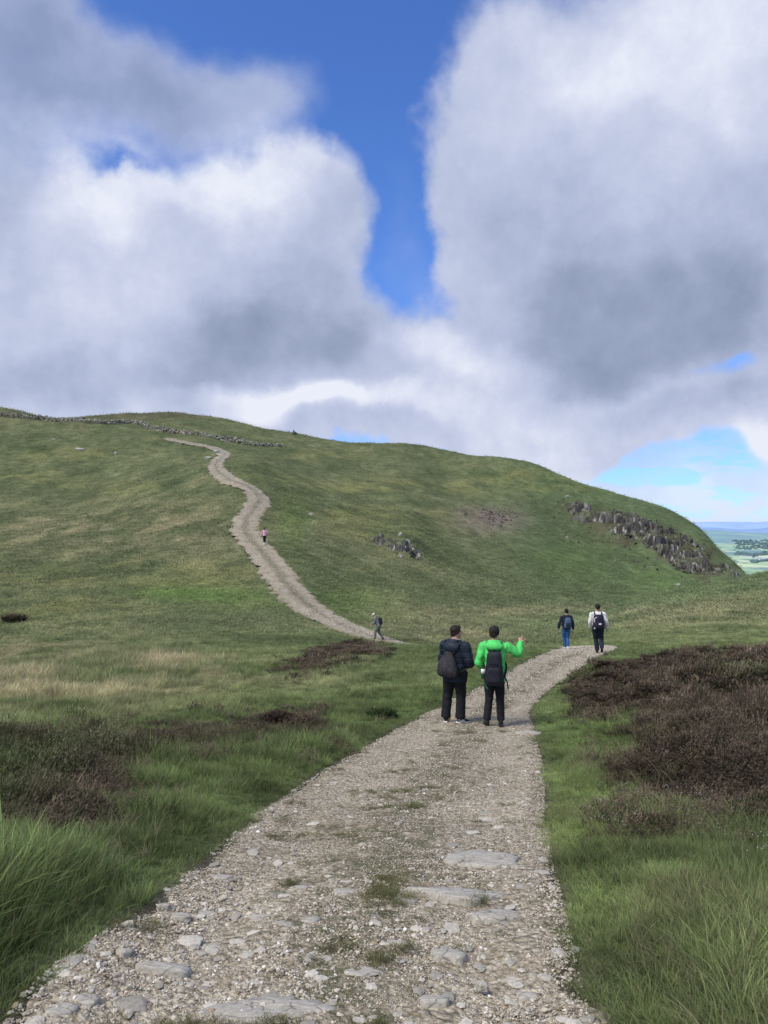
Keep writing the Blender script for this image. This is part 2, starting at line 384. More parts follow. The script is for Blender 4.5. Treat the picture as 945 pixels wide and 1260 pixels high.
def mat_path():
    m, b, p = new_mat('gravel_track', 0.92); P = pos(b)
    mp = b.new('ShaderNodeMapping'); b.l.new(P, mp.inputs[0]); mp.inputs['Scale'].default_value = (1, 1, 0.3)
    P2 = mp.outputs[0]
    warp = b.new('ShaderNodeVectorMath', operation='ADD'); b.l.new(P2, warp.inputs[0])
    sc = b.new('ShaderNodeVectorMath', operation='SCALE'); b.l.new(b.noise(P2, 9, 2, 0.5, out=1), sc.inputs[0]); sc.inputs[3].default_value = 0.05
    b.l.new(sc.outputs[0], warp.inputs[1]); W = warp.outputs[0]
    v1 = b.vor(W, 30.0); v2 = b.vor(W, 75.0); v0 = b.vor(W, 11.0); vc = b.vor(W, 30.0, out='Color'); vc2 = b.vor(W, 75.0, out='Color')
    g1 = b.new('ShaderNodeRGBToBW'); b.l.new(vc, g1.inputs[0]); g2 = b.new('ShaderNodeRGBToBW'); b.l.new(vc2, g2.inputs[0])
    base = b.ramp(g1.outputs[0], [(0.2, (0.23, 0.195, 0.14)), (0.45, (0.38, 0.34, 0.265)), (0.62, (0.49, 0.45, 0.365)), (0.8, (0.60, 0.565, 0.48))])
    base = b.mix(0.5, base, b.ramp(g2.outputs[0], [(0.2, (0.22, 0.185, 0.13)), (0.5, (0.40, 0.355, 0.275)), (0.8, (0.56, 0.53, 0.45))]))
    base = b.mix(1.0, base, b.ramp(v1, [(0.0, 1.12), (0.55, 0.85), (0.85, 0.42)]), 'MULTIPLY')
    big = b.noise(P, 0.9, 5, 0.6)
    base = b.mix(1.0, base, b.ramp(big, [(0.3, (0.80, 0.76, 0.70)), (0.7, (1.12, 1.10, 1.06))]), 'MULTIPLY')
    mid = b.noise(P, 3.2, 4, 0.65)
    base = b.mix(b.ramp(mid, [(0.52, 0.0), (0.62, 0.45)]), base, (0.23, 0.19, 0.125))
    mos = b.attr('moss', out='Fac')
    base = b.mix(1.0, base, b.ramp(mos, [(0.2, (1.18, 1.16, 1.12)), (0.75, (0.88, 0.86, 0.80))]), 'MULTIPLY')
    mn = b.m('ADD', b.m('MULTIPLY', b.noise(P, 6.5, 4, 0.6), 1.0), b.m('MULTIPLY', mos, 0.42))
    mf = b.ramp(mn, [(0.74, 0.0), (0.82, 0.8)])
    mf = b.m('MULTIPLY', mf, b.ramp(b.noise(P, 60, 2, 0.6), [(0.35, 0.35), (0.6, 1.0)]))
    base = b.mix(mf, base, b.ramp(b.noise(P, 40, 2, 0.6), [(0.3, (0.055, 0.062, 0.026)), (0.7, (0.115, 0.125, 0.05))]))
    b.l.new(base, p.inputs['Base Color'])
    h = b.m('ADD', b.m('MULTIPLY', v1, -1.0), b.m('ADD', b.m('MULTIPLY', v2, -0.45), b.m('MULTIPLY', b.noise(P, 3.0, 4), 2.5)))
    b.l.new(b.bump(h, 0.9, 0.018), p.inputs['Normal'])
    return m

def mat_blade(name='grass_blades', trans=0.35, dryc=(0.30, 0.27, 0.165), dark=0.42, rv=0.28, typ='INSTANCER'):
    m = bpy.data.materials.new(name); m.use_nodes = True; nt = m.node_tree; nt.nodes.clear(); b = NB(nt)
    out = b.new('ShaderNodeOutputMaterial')
    col = b.attr('Col', typ); h = b.attr('h', out='Fac'); dry = b.attr('dry', out='Fac')
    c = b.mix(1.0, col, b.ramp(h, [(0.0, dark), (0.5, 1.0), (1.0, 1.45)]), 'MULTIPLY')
    c = b.mix(dry, c, dryc)
    rnd = b.new('ShaderNodeObjectInfo').outputs['Random']
    c = b.mix(1.0, c, b.ramp(rnd, [(0.0, 1 - rv), (1.0, 1 + rv)]), 'MULTIPLY')
    d = b.new('ShaderNodeBsdfDiffuse'); b.l.new(c, d.inputs[0])
    t = b.new('ShaderNodeBsdfTranslucent'); b.l.new(c, t.inputs[0])
    mx = b.new('ShaderNodeMixShader'); mx.inputs[0].default_value = trans
    b.l.new(d.outputs[0], mx.inputs[1]); b.l.new(t.outputs[0], mx.inputs[2])
    b.l.new(mx.outputs[0], out.inputs[0])
    return m

def mat_pebble():
    m, b, p = new_mat('loose_gravel', 0.85)
    col = b.attr('Col', 'INSTANCER')
    n = b.noise(pos(b), 60, 3, 0.6)
    c = b.mix(1.0, col, b.ramp(n, [(0.3, 0.75), (0.7, 1.2)]), 'MULTIPLY')
    b.l.new(c, p.inputs['Base Color'])
    b.l.new(b.bump(n, 0.4, 0.004), p.inputs['Normal'])
    return m

def mat_rock(name, c1, c2, lichen=(0.42, 0.42, 0.38), scale=1.0, moss=0.0, bumpd=0.02, streak=(1, 1, 1), lich=0.5):
    m, b, p = new_mat(name, 0.88); P = pos(b)
    mp = b.new('ShaderNodeMapping'); b.l.new(P, mp.inputs[0]); mp.inputs['Scale'].default_value = streak; Q = mp.outputs[0]
    n1 = b.noise(Q, 3.0 * scale, 6, 0.65, 0.4); n2 = b.noise(Q, 14.0 * scale, 5, 0.7); n3 = b.noise(P, 1.1 * scale, 3, 0.5)
    c = b.ramp(n1, [(0.28, c1), (0.72, c2)])
    c = b.mix(1.0, c, b.ramp(n2, [(0.3, 0.7), (0.7, 1.25)]), 'MULTIPLY')
    c = b.mix(b.m('MULTIPLY', b.ramp(n2, [(0.55, 0.0), (0.66, 1.0)]), lich), c, lichen)
    if moss > 0:
        nz = b.new('ShaderNodeSeparateXYZ'); b.l.new(b.new('ShaderNodeNewGeometry').outputs['Normal'], nz.inputs[0])
        f = b.m('MULTIPLY', b.ramp(b.m('ADD', nz.outputs[2], b.m('MULTIPLY', n3, 0.8)), [(0.85, 0.0), (1.15, 1.0)]), moss)
        c = b.mix(f, c, (0.075, 0.10, 0.035))
    cr = b.vor(Q, 2.2 * scale, 'DISTANCE_TO_EDGE')
    c = b.mix(1.0, c, b.ramp(cr, [(0.0, 0.45), (0.035, 1.0)]), 'MULTIPLY')
    b.l.new(c, p.inputs['Base Color'])
    h = b.m('ADD', n1, b.m('MULTIPLY', n2, 0.5))
    b.l.new(b.bump(h, 0.7, bumpd), p.inputs['Normal'])
    return m

def mat_cloth(name, col, rough=0.8, var=0.25, weave=220, wr=14, sheen=0.0, wd=0.012):
    m, b, p = new_mat(name, rough); P = pos(b, True)
    n = b.noise(P, wr, 4, 0.6); w = b.noise(P, weave, 2, 0.5)
    c = b.mix(1.0, (*col, 1), b.ramp(n, [(0.3, 1 - var), (0.7, 1 + var)]), 'MULTIPLY')
    c = b.mix(0.5, c, b.ramp(w, [(0.3, 0.8), (0.7, 1.15)]), 'MULTIPLY')
    c2 = b.new('ShaderNodeMix', data_type='RGBA'); 
    b.l.new(c, p.inputs['Base Color'])
    b.l.new(b.bump(b.m('ADD', n, b.m('MULTIPLY', w, 0.05)), 0.7, wd), p.inputs['Normal'])
    p.inputs['Sheen Weight'].default_value = sheen
    m.node_tree.nodes.remove(c2)
    return m

# ------------------------------------------------------------------ world
SUN_EL = math.radians(52); SUN_AZ = math.radians(-128)        # azimuth clockwise from the view direction (+Y)
def px_ang(u, v):
    a = math.atan2(u - U0, F); return a, math.atan2((H0 - v) / F * math.cos(a), 1.0)

def make_world():
    w = bpy.data.worlds.new('World'); SC.world = w; w.use_nodes = True
    nt = w.node_tree; nt.nodes.clear(); b = NB(nt)
    out = b.new('ShaderNodeOutputWorld')
    sky = b.new('ShaderNodeTexSky', sky_type='NISHITA', sun_disc=False)
    sky.sun_elevation = SUN_EL; sky.sun_rotation = SUN_AZ; sky.altitude = 300; sky.air_density = 1.0; sky.dust_density = 0.4; sky.ozone_density = 3.0
    D = b.new('ShaderNodeTexCoord').outputs['Generated']
    sx = b.new('ShaderNodeSeparateXYZ'); b.l.new(D, sx.inputs[0]); X, Y, Z = sx.outputs
    hyp = b.m('SQRT', b.m('ADD', b.m('MULTIPLY', X, X), b.m('MULTIPLY', Y, Y)))
    az = b.m('ARCTAN2', X, Y); el = b.m('ARCTAN2', Z, hyp)
    n0 = b.new('ShaderNodeTexNoise'); b.l.new(D, n0.inputs['Vector']); n0.inputs['Scale'].default_value = 4.6; n0.inputs['Detail'].default_value = 10; n0.inputs['Roughness'].default_value = 0.52
    nsp = b.new('ShaderNodeSeparateColor'); b.l.new(n0.outputs['Color'], nsp.inputs[0])
    wz = 0.26
    A = b.m('ADD', az, b.m('MULTIPLY', b.m('SUBTRACT', nsp.outputs[0], 0.5), wz))
    E = b.m('ADD', el, b.m('MULTIPLY', b.m('SUBTRACT', nsp.outputs[1], 0.5), wz))
    fn = b.noise(D, 9.0, 12, 0.62); fnc = b.m('SUBTRACT', fn, 0.5)
    fl = b.noise(D, 3.0, 6, 0.55); flc = b.m('SUBTRACT', fl, 0.5)
    def ell(u, v, ru, rv, A=A, E=E):
        a0, e0 = px_ang(u, v); a1, _ = px_ang(u + ru, v); a2, _ = px_ang(u - ru, v); _, e1 = px_ang(u, v - rv); _, e2 = px_ang(u, v + rv)
        ra = (a1 - a2) / 2; re = (e1 - e2) / 2
        dx = b.m('MULTIPLY', b.m('SUBTRACT', A, a0), 1 / ra); dy = b.m('MULTIPLY', b.m('SUBTRACT', E, e0), 1 / re)
        return b.m('SUBTRACT', 1.0, b.m('SQRT', b.m('ADD', b.m('MULTIPLY', dx, dx), b.m('MULTIPLY', dy, dy))))
    def gauss(L):
        r = None
        for (u, v, ru, rv, wt) in L:
            e = b.m('SUBTRACT', 1.0, ell(u, v, ru, rv)); g = b.m('MULTIPLY', b.m('EXPONENT', b.m('MULTIPLY', b.m('MULTIPLY', e, e), -1.0)), wt)
            r = g if r is None else b.m('ADD', r, g)
        return r
    hard = gauss(CLOUD_HARD)
    hs = b.m('ADD', hard, b.m('ADD', b.m('MULTIPLY', fnc, 0.42), b.m('MULTIPLY', flc, 0.50)))
    d1 = b.mapr(hs, 0.24, 0.80, 0, 1, True)
    soft = gauss(CLOUD_SOFT)
    d2 = b.m('MULTIPLY', b.mapr(b.m('ADD', soft, b.m('ADD', b.m('MULTIPLY', fnc, 0.35), b.m('MULTIPLY', flc, 0.5))), 0.25, 0.95, 0, 1, True), 0.80)
    d12 = b.m('SUBTRACT', 1.0, b.m('MULTIPLY', b.m('SUBTRACT', 1.0, d1), b.m('SUBTRACT', 1.0, d2)))
    # thin broken strato band near the horizon (stretched)
    mp = b.new('ShaderNodeMapping'); b.l.new(D, mp.inputs[0]); mp.inputs['Scale'].default_value = (1.0, 1.0, 4.2)
    bn = b.noise(mp.outputs[0], 11.0, 10, 0.6)
    lowb = b.mapr(el, 0.02, 0.17, 1.0, 0.0, True)
    d3 = b.m('MULTIPLY', b.mapr(bn, 0.42, 0.54, 0, 1, True), b.m('MULTIPLY', lowb, 0.85))
    # clouds over the rest of the dome (behind and overhead)
    rest = b.mapr(b.m('ABSOLUTE', az), 0.62, 0.9, 0, 1, True)
    rest = b.m('MAXIMUM', rest, b.mapr(el, 0.66, 0.85, 0, 1, True))
    d4 = b.m('MULTIPLY', b.mapr(fl, 0.36, 0.56, 0, 1, True), rest)
    dens = b.m('MAXIMUM', d12, b.m('MAXIMUM', d3, d4), clamp=True)
    # cloud brightness: sunlit crowns and shaded bases
    lit = b.m('ADD', 0.56, b.m('ADD', b.m('MULTIPLY', flc, 0.50), b.m('MULTIPLY', fnc, 0.80)))
    for (u, v, ru, rv, amp) in CLOUD_LIGHT:
        e = ell(u, v, ru, rv)
        lit = b.m('ADD', lit, b.m('MULTIPLY', b.mapr(e, -0.15, 0.8, 0, 1, True), amp))
    lit = b.m('ADD', lit, b.m('MULTIPLY', lowb, 0.42))
    cc = b.ramp(lit, [(0.0, (0.235, 0.285, 0.425)), (0.25, (0.325, 0.385, 0.54)), (0.5, (0.455, 0.515, 0.70)), (0.75, (0.60, 0.65, 0.83)), (1.0, (0.82, 0.86, 0.96))])
    # air light low over the horizon
    hz = b.mapr(el, -0.02, 0.10, 1.0, 0.0, True)
    cc = b.mix(b.m('MULTIPLY', hz, 0.35), cc, (0.52, 0.66, 0.90))
    skc = b.mix(1.0, sky.outputs[0], SKY_TINT, 'MULTIPLY')
    bg1 = b.new('ShaderNodeBackground'); b.l.new(skc, bg1.inputs[0]); bg1.inputs[1].default_value = SKY_STR
    bg2 = b.new('ShaderNodeBackground'); b.l.new(cc, bg2.inputs[0]); bg2.inputs[1].default_value = 1.0
    mx = b.new('ShaderNodeMixShader'); b.l.new(dens, mx.inputs[0]); b.l.new(bg1.outputs[0], mx.inputs[1]); b.l.new(bg2.outputs[0], mx.inputs[2])
    b.l.new(mx.outputs[0], out.inputs[0])
    w.cycles.sampling_method = 'MANUAL'; w.cycles.sample_map_resolution = 512
SKY_STR = 0.10
SKY_TINT = (0.84, 1.20, 1.92)
CLOUD_HARD = [(210,320,230,130,1.0),(360,290,105,120,0.8),(-80,330,250,200,1.0),(120,440,330,80,0.9),(390,420,90,60,0.6),
              (800,170,250,240,1.15),(640,250,120,150,0.7),(600,100,90,90,0.45),(850,380,190,90,0.9),(1150,220,330,320,1.0),(700,360,120,70,0.5),
              (570,445,110,50,0.75),(400,515,190,45,0.9),(620,515,200,45,0.8),(850,510,170,34,0.62),(960,520,50,60,0.8),(150,510,200,40,0.8),(470,540,200,40,1.3),(690,525,180,26,0.4),
              (455,60,95,130,-1.0),(492,210,30,60,-0.6),(518,310,42,70,-0.75),(905,455,50,22,-0.6),(150,190,30,14,-0.35),(800,535,26,16,-0.35)]
CLOUD_SOFT = [(110,60,240,95,1.0),(-80,120,200,120,0.9),(290,130,90,60,0.5),(510,290,60,110,0.35),(590,400,120,60,0.4),(780,590,200,30,0.5)]
CLOUD_LIGHT = [(230,215,240,80,0.36),(120,300,170,110,0.16),(330,410,190,75,-0.30),(100,460,330,45,-0.22),(400,210,70,50,0.12),
               (850,60,300,150,0.30),(600,130,110,120,0.10),(800,390,230,100,-0.42),(740,300,200,80,-0.12),
               (560,430,150,44,0.28),(640,500,240,50,0.16),(390,515,190,34,0.46),(300,400,60,50,-0.08),(260,490,120,20,0.16),(850,500,130,25,-0.16),(90,80,260,100,-0.30),(935,545,60,30,0.3)]

def make_sun():
    L = bpy.data.lights.new('sun', 'SUN'); L.energy = SUN_E; L.angle = math.radians(24); L.color = (1.0, 0.93, 0.82)
    o = bpy.data.objects.new('sun', L); SC.collection.objects.link(o)
    d = Vector((math.sin(SUN_AZ) * math.cos(SUN_EL), math.cos(SUN_AZ) * math.cos(SUN_EL), math.sin(SUN_EL)))
    o.rotation_euler = d.to_track_quat('Z', 'Y').to_euler()
SUN_E = 3.3

def make_camera():
    c = bpy.data.cameras.new('camera'); o = bpy.data.objects.new('camera', c); SC.collection.objects.link(o)
    c.sensor_fit = 'VERTICAL'; c.sensor_height = 36.0; c.sensor_width = 27.0; c.lens = 36 * F / 1260.0
    c.shift_y = (H0 - 630.0) / 1260.0
    c.clip_start = 0.05; c.clip_end = 120000
    o.location = (0, 0, EYE); o.rotation_euler = (math.radians(90), 0, 0)
    SC.camera = o
# ------------------------------------------------------------------ land meshes
def make_moor():
    fine = np.radians(np.linspace(-40, 40, 521))
    side = np.radians(np.concatenate([np.linspace(-180, -41, 70), fine * 0]))[:70]
    ang = np.concatenate([side, fine, -side[::-1][:-1]])
    r = np.concatenate([[0.35], np.exp(np.linspace(math.log(0.8), math.log(14), 110)), np.exp(np.linspace(math.log(14.3), math.log(320), 330)), np.exp(np.linspace(math.log(340), math.log(1500), 22))])
    A, R = np.meshgrid(ang, r, indexing='ij')
    x = (np.sin(A) * R).ravel(); y = (np.cos(A) * R).ravel()
    z = ground_z(x, y)
    rr = np.hypot(x, y)
    pd = path_dist(x, y)
    z -= sstep(0.02, -0.25 , pd) * (0.05 + 0.0035 * rr) * (rr < 260)
    na, nr = A.shape
    i = np.arange(na); j = np.arange(nr - 1)
    I, J = np.meshgrid(i, j, indexing='ij'); I2 = (I + 1) % na
    Q = np.stack([I * nr + J, I2 * nr + J, I2 * nr + J + 1, I * nr + J + 1], -1).reshape(-1, 4)
    V = np.stack([x, y, z], 1)
    # close the small hole under the camera
    V = np.vstack([V, [[0, 0, 0.0]]])
    c = len(V) - 1
    col = zone_colour(V[:, 0], V[:, 1]) * 0.8
    vn = path_dist(V[:, 0], V[:, 1])
    e = sstep(0.25, -0.05, vn)[:, None] * (np.hypot(V[:, 0], V[:, 1]) < 40)[:, None]
    col = col * (1 - e) + np.array([0.13, 0.115, 0.08]) * e
    hole = np.stack([i * nr, (i + 1) % na * nr, np.full(na, c), np.full(na, c)], -1)[:, :3]
    o = mesh_np('moor_ground', V, np.vstack([Q]), MAT['ground'], True, {'Col': col})
    bm = bmesh.new(); bm.from_mesh(o.data); bm.verts.ensure_lookup_table()
    for t in hole:
        bm.faces.new([bm.verts[int(k)] for k in (t[1], t[0], t[2])])
    bmesh.ops.recalc_face_normals(bm, faces=bm.faces)
    bm.to_mesh(o.data); bm.free()
    if o.data.polygons[1000].normal.z < 0: o.data.flip_normals()
    for p in o.data.polygons: p.use_smooth = True
    prop(o, 'green and tan moorland hillside of rough grass rising beyond the stony track', kind='structure')

def make_path():
    n = len(PL)
    T = np.gradient(PL[:, :2], axis=0); T /= np.linalg.norm(T, axis=1)[:, None]
    N = np.stack([T[:, 1], -T[:, 0]], 1)
    m = 49
    s = np.linspace(-1, 1, m)
    dist = np.hypot(PL[:, 0], PL[:, 1])
    cum = np.concatenate([[0], np.cumsum(np.hypot(*np.diff(PL[:, :2], axis=0).T))])
    eL = 0.24 * fbm(cum * 1.5, cum * 0 + 3, 71, 4) * np.clip(dist / 12, 0.8, 3.5)
    eR = 0.20 * fbm(cum * 1.5, cum * 0 + 9, 75, 4) * np.clip(dist / 12, 0.8, 3.5)
    wL = PL[:, 2] + 0.10 + eL; wR = PL[:, 2] + 0.10 + eR
    lat = np.where(s[None, :] < 0, s[None, :] * wL[:, None], s[None, :] * wR[:, None])
    x = PL[:, 0:1] + N[:, 0:1] * lat; y = PL[:, 1:2] + N[:, 1:2] * lat
    X = x.ravel(); Y = y.ravel()
    z = base_z(X, Y)
    r = np.hypot(X, Y)
    edge = 1 - np.abs(np.tile(s, n))
    nearw = sstep(25, 8, r)
    z += nearw * (0.030 * fbm(X * 1.6, Y * 1.6, 81, 3) + 0.020 * np.maximum(fbm(X * 7, Y * 9, 83, 3), -0.2) + 0.010 * fbm(X * 24, Y * 24, 84, 2))
    z += (1 - nearw) * 0.04 * fbm(X * 2, Y * 2, 85, 2)
    z += -0.02 * sstep(0.12, 0.0, edge) - 0.05 * np.exp(-((np.abs(np.tile(s, n)) - 0.55) / 0.22) ** 2) * nearw * 0.6 + 0.012
    # moss strip down the middle
    u, v = uv_of(X, Y)
    S = np.tile(s, n)
    moss = 0.5 * np.exp(-((S - 0.05) / 0.30) ** 2) + 0.35 * sstep(0.25, 0.0, edge) + 0.25 * fbm(X, Y, 88, 2) + 0.25
    moss = np.clip(moss, 0, 1)
    V = np.stack([X, Y, z], 1)
    i, j = np.meshgrid(np.arange(n - 1), np.arange(m - 1), indexing='ij')
    Q = np.stack([i * m + j, i * m + j + 1, (i + 1) * m + j + 1, (i + 1) * m + j], -1).reshape(-1, 4)
    o = mesh_np('footpath', V, Q, MAT['path'], True, {'moss': moss})
    if o.data.polygons[500].normal.z < 0: o.data.flip_normals()
    prop(o, 'pale stony footpath winding down past the walkers and up the hill', kind='structure')

# ------------------------------------------------------------------ instancing on scattered points (uncountable stuff only)
PROTO = {}
def blade_tuft(name, nb, wid, seed, spread=0.4, lean=0.5, dryp=0.1, wind=0.25, segs=3, hv=0.35, mat='blade'):
    rg = np.random.default_rng(seed); V = []; Fc = []; H = []; D = []
    for k in range(nb):
        a = rg.uniform(0, 2 * math.pi); rr = spread * math.sqrt(rg.uniform())
        bx, by = rr * math.cos(a), rr * math.sin(a)
        hgt = rg.uniform(1 - hv - 0.25, 1.0) ; le = lean * rg.uniform(0.2, 1.2)
        dx = math.cos(a) * le * 0.7 + rg.normal(0, 0.26) + wind * 0.8; dy = math.sin(a) * le * 0.7 + rg.normal(0, 0.26) - wind * 0.1
        fa = rg.uniform(0, math.pi); wx, wy = math.cos(fa) * wid / 2, math.sin(fa) * wid / 2
        dry = rg.uniform(0.5, 1) if rg.uniform() < dryp else (rg.uniform(0, 0.35) if rg.uniform() < 0.4 else 0.0)
        b0 = len(V)
        for s in range(segs + 1):
            t = s / segs; w = (1 - t ** 1.6) if s < segs else 0
            px = bx + dx * t * t * hgt; py = by + dy * t * t * hgt; pz = hgt * (t - 0.28 * t * t * (dx * dx + dy * dy) ** 0.5) - 0.05
            if s < segs:
                V += [(px - wx * w, py - wy * w, pz), (px + wx * w, py + wy * w, pz)]; H += [t, t]; D += [dry, dry]
            else:
                V += [(px, py, pz)]; H += [1.0]; D += [dry]
        for s in range(segs - 1):
            q = b0 + 2 * s; Fc += [(q, q + 1, q + 3), (q, q + 3, q + 2)]
        q = b0 + 2 * (segs - 1); Fc.append((q, q + 1, q + 2))
    return mesh_np(name, V, np.array(Fc), MAT[mat], True, {'h': H, 'dry': D}, link=False)

def heather_tuft(name, nb, seed, wid=0.03, mat='heath'):
    rg = np.random.default_rng(seed); V = []; Fc = []; H = []; D = []
    for k in range(nb):
        a = rg.uniform(0, 2 * math.pi); rr = 0.5 * math.sqrt(rg.uniform())
        px, py = rr * math.cos(a), rr * math.sin(a)
        top = (1 - rr * rr * 1.6) * rg.uniform(0.55, 1.08); dx, dy = px * 0.5 + rg.normal(0, 0.07), py * 0.5 + rg.normal(0, 0.07)
        gd = 1.0 * (rg.uniform() < 0.16)
        # a twig carrying short leafy side shoots
        for s in range(5):
            t0 = 0.30 + 0.70 * s / 5 + rg.uniform(0, 0.1); cx, cy, cz = px + dx * t0, py + dy * t0, top * t0
            for q in range(2):
                aa = rg.uniform(0, 2 * math.pi); L = wid * 2.8 * rg.uniform(0.6, 1.3); up = rg.uniform(0.3, 1.4) * L
                ex, ey, ez = cx + math.cos(aa) * L, cy + math.sin(aa) * L, cz + up
                nx, ny = -math.sin(aa) * wid / 2, math.cos(aa) * wid / 2
                b0 = len(V); V += [(cx + nx, cy + ny, cz), (cx - nx, cy - ny, cz - 0.01), (ex, ey, ez)]
                hh = min(1, cz); H += [hh * 0.8, hh * 0.8, min(1, hh + 0.1)]; D += [gd] * 3; Fc.append((b0, b0 + 1, b0 + 2))
    return mesh_np(name, V, np.array(Fc), MAT[mat], True, {'h': H, 'dry': D}, link=False)

def pebble_mesh(name, seed, sub=1, flat=0.55):
    bm = bmesh.new(); bmesh.ops.create_icosphere(bm, subdivisions=sub, radius=0.5)
    rg = np.random.default_rng(seed); V = np.array([v.co[:] for v in bm.verts])
    for _ in range(5):       # cut flat facets
        n = rg.normal(size=3); n /= np.linalg.norm(n); d = rg.uniform(0.22, 0.40)
        pr = V @ n; V = V - np.maximum(pr - d, 0)[:, None] * n
    V *= np.array([1.0, rg.uniform(0.6, 0.9), flat * rg.uniform(0.7, 1.2)])
    for v, c in zip(bm.verts, V): v.co = c
    me = bpy.data.meshes.new(name); bm.to_mesh(me); bm.free()
    me.materials.append(MAT['pebble']); return bpy.data.objects.new(name, me)

def coll(name, objs):
    c = bpy.data.collections.new(name)
    for o in objs: c.objects.link(o)
    return c

def scatter(name, P, rot, scl, pick, col, collection, label):
    me = bpy.data.meshes.new(name); n = len(P)
    me.vertices.add(n); me.vertices.foreach_set('co', np.asarray(P, np.float32).ravel())
    a = me.attributes.new('rot', 'FLOAT_VECTOR', 'POINT'); a.data.foreach_set('vector', np.asarray(rot, np.float32).ravel())
    a = me.attributes.new('scl', 'FLOAT_VECTOR', 'POINT'); a.data.foreach_set('vector', np.asarray(scl, np.float32).ravel())
    a = me.attributes.new('pick', 'INT', 'POINT'); a.data.foreach_set('value', np.asarray(pick, np.int32))
    a = me.attributes.new('Col', 'FLOAT_COLOR', 'POINT'); a.data.foreach_set('color', np.hstack([col, np.ones((n, 1))]).astype(np.float32).ravel())
    o = bpy.data.objects.new(name, me); SC.collection.objects.link(o)
    ng = bpy.data.node_groups.new(name + '_scatter', 'GeometryNodeTree')
    ng.interface.new_socket('Geometry', in_out='INPUT', socket_type='NodeSocketGeometry')
    ng.interface.new_socket('Geometry', in_out='OUTPUT', socket_type='NodeSocketGeometry')
    N = ng.nodes; L = ng.links
    gi = N.new('NodeGroupInput'); go = N.new('NodeGroupOutput')
    ci = N.new('GeometryNodeCollectionInfo'); ci.inputs[0].default_value = collection
    ci.inputs['Separate Children'].default_value = True; ci.inputs['Reset Children'].default_value = True
    ip = N.new('GeometryNodeInstanceOnPoints'); ip.inputs['Pick Instance'].default_value = True
    def na(nm, t):
        q = N.new('GeometryNodeInputNamedAttribute'); q.data_type = t; q.inputs['Name'].default_value = nm; return q.outputs[0]
    L.new(gi.outputs[0], ip.inputs['Points']); L.new(ci.outputs[0], ip.inputs['Instance'])
    L.new(na('pick', 'INT'), ip.inputs['Instance Index'])
    e2r = N.new('FunctionNodeEulerToRotation'); L.new(na('rot', 'FLOAT_VECTOR'), e2r.inputs[0]); L.new(e2r.outputs[0], ip.inputs['Rotation'])
    L.new(na('scl', 'FLOAT_VECTOR'), ip.inputs['Scale'])
    L.new(ip.outputs[0], go.inputs[0])
    md = o.modifiers.new('scatter', 'NODES'); md.node_group = ng
    prop(o, label, kind='stuff')
    return o

def veg_points(du, dl, tmax=0.92, ymin=1.3, ymax=270):
    t = np.arange(-tmax, tmax, du); l = np.arange(math.log(ymin), math.log(ymax), dl)
    T, Lg = np.meshgrid(t, l, indexing='ij')
    T = (T + RNG.uniform(-0.5, 0.5, T.shape) * du).ravel(); Y = np.exp(Lg + RNG.uniform(-0.5, 0.5, Lg.shape) * dl).ravel()
    return T * Y, Y

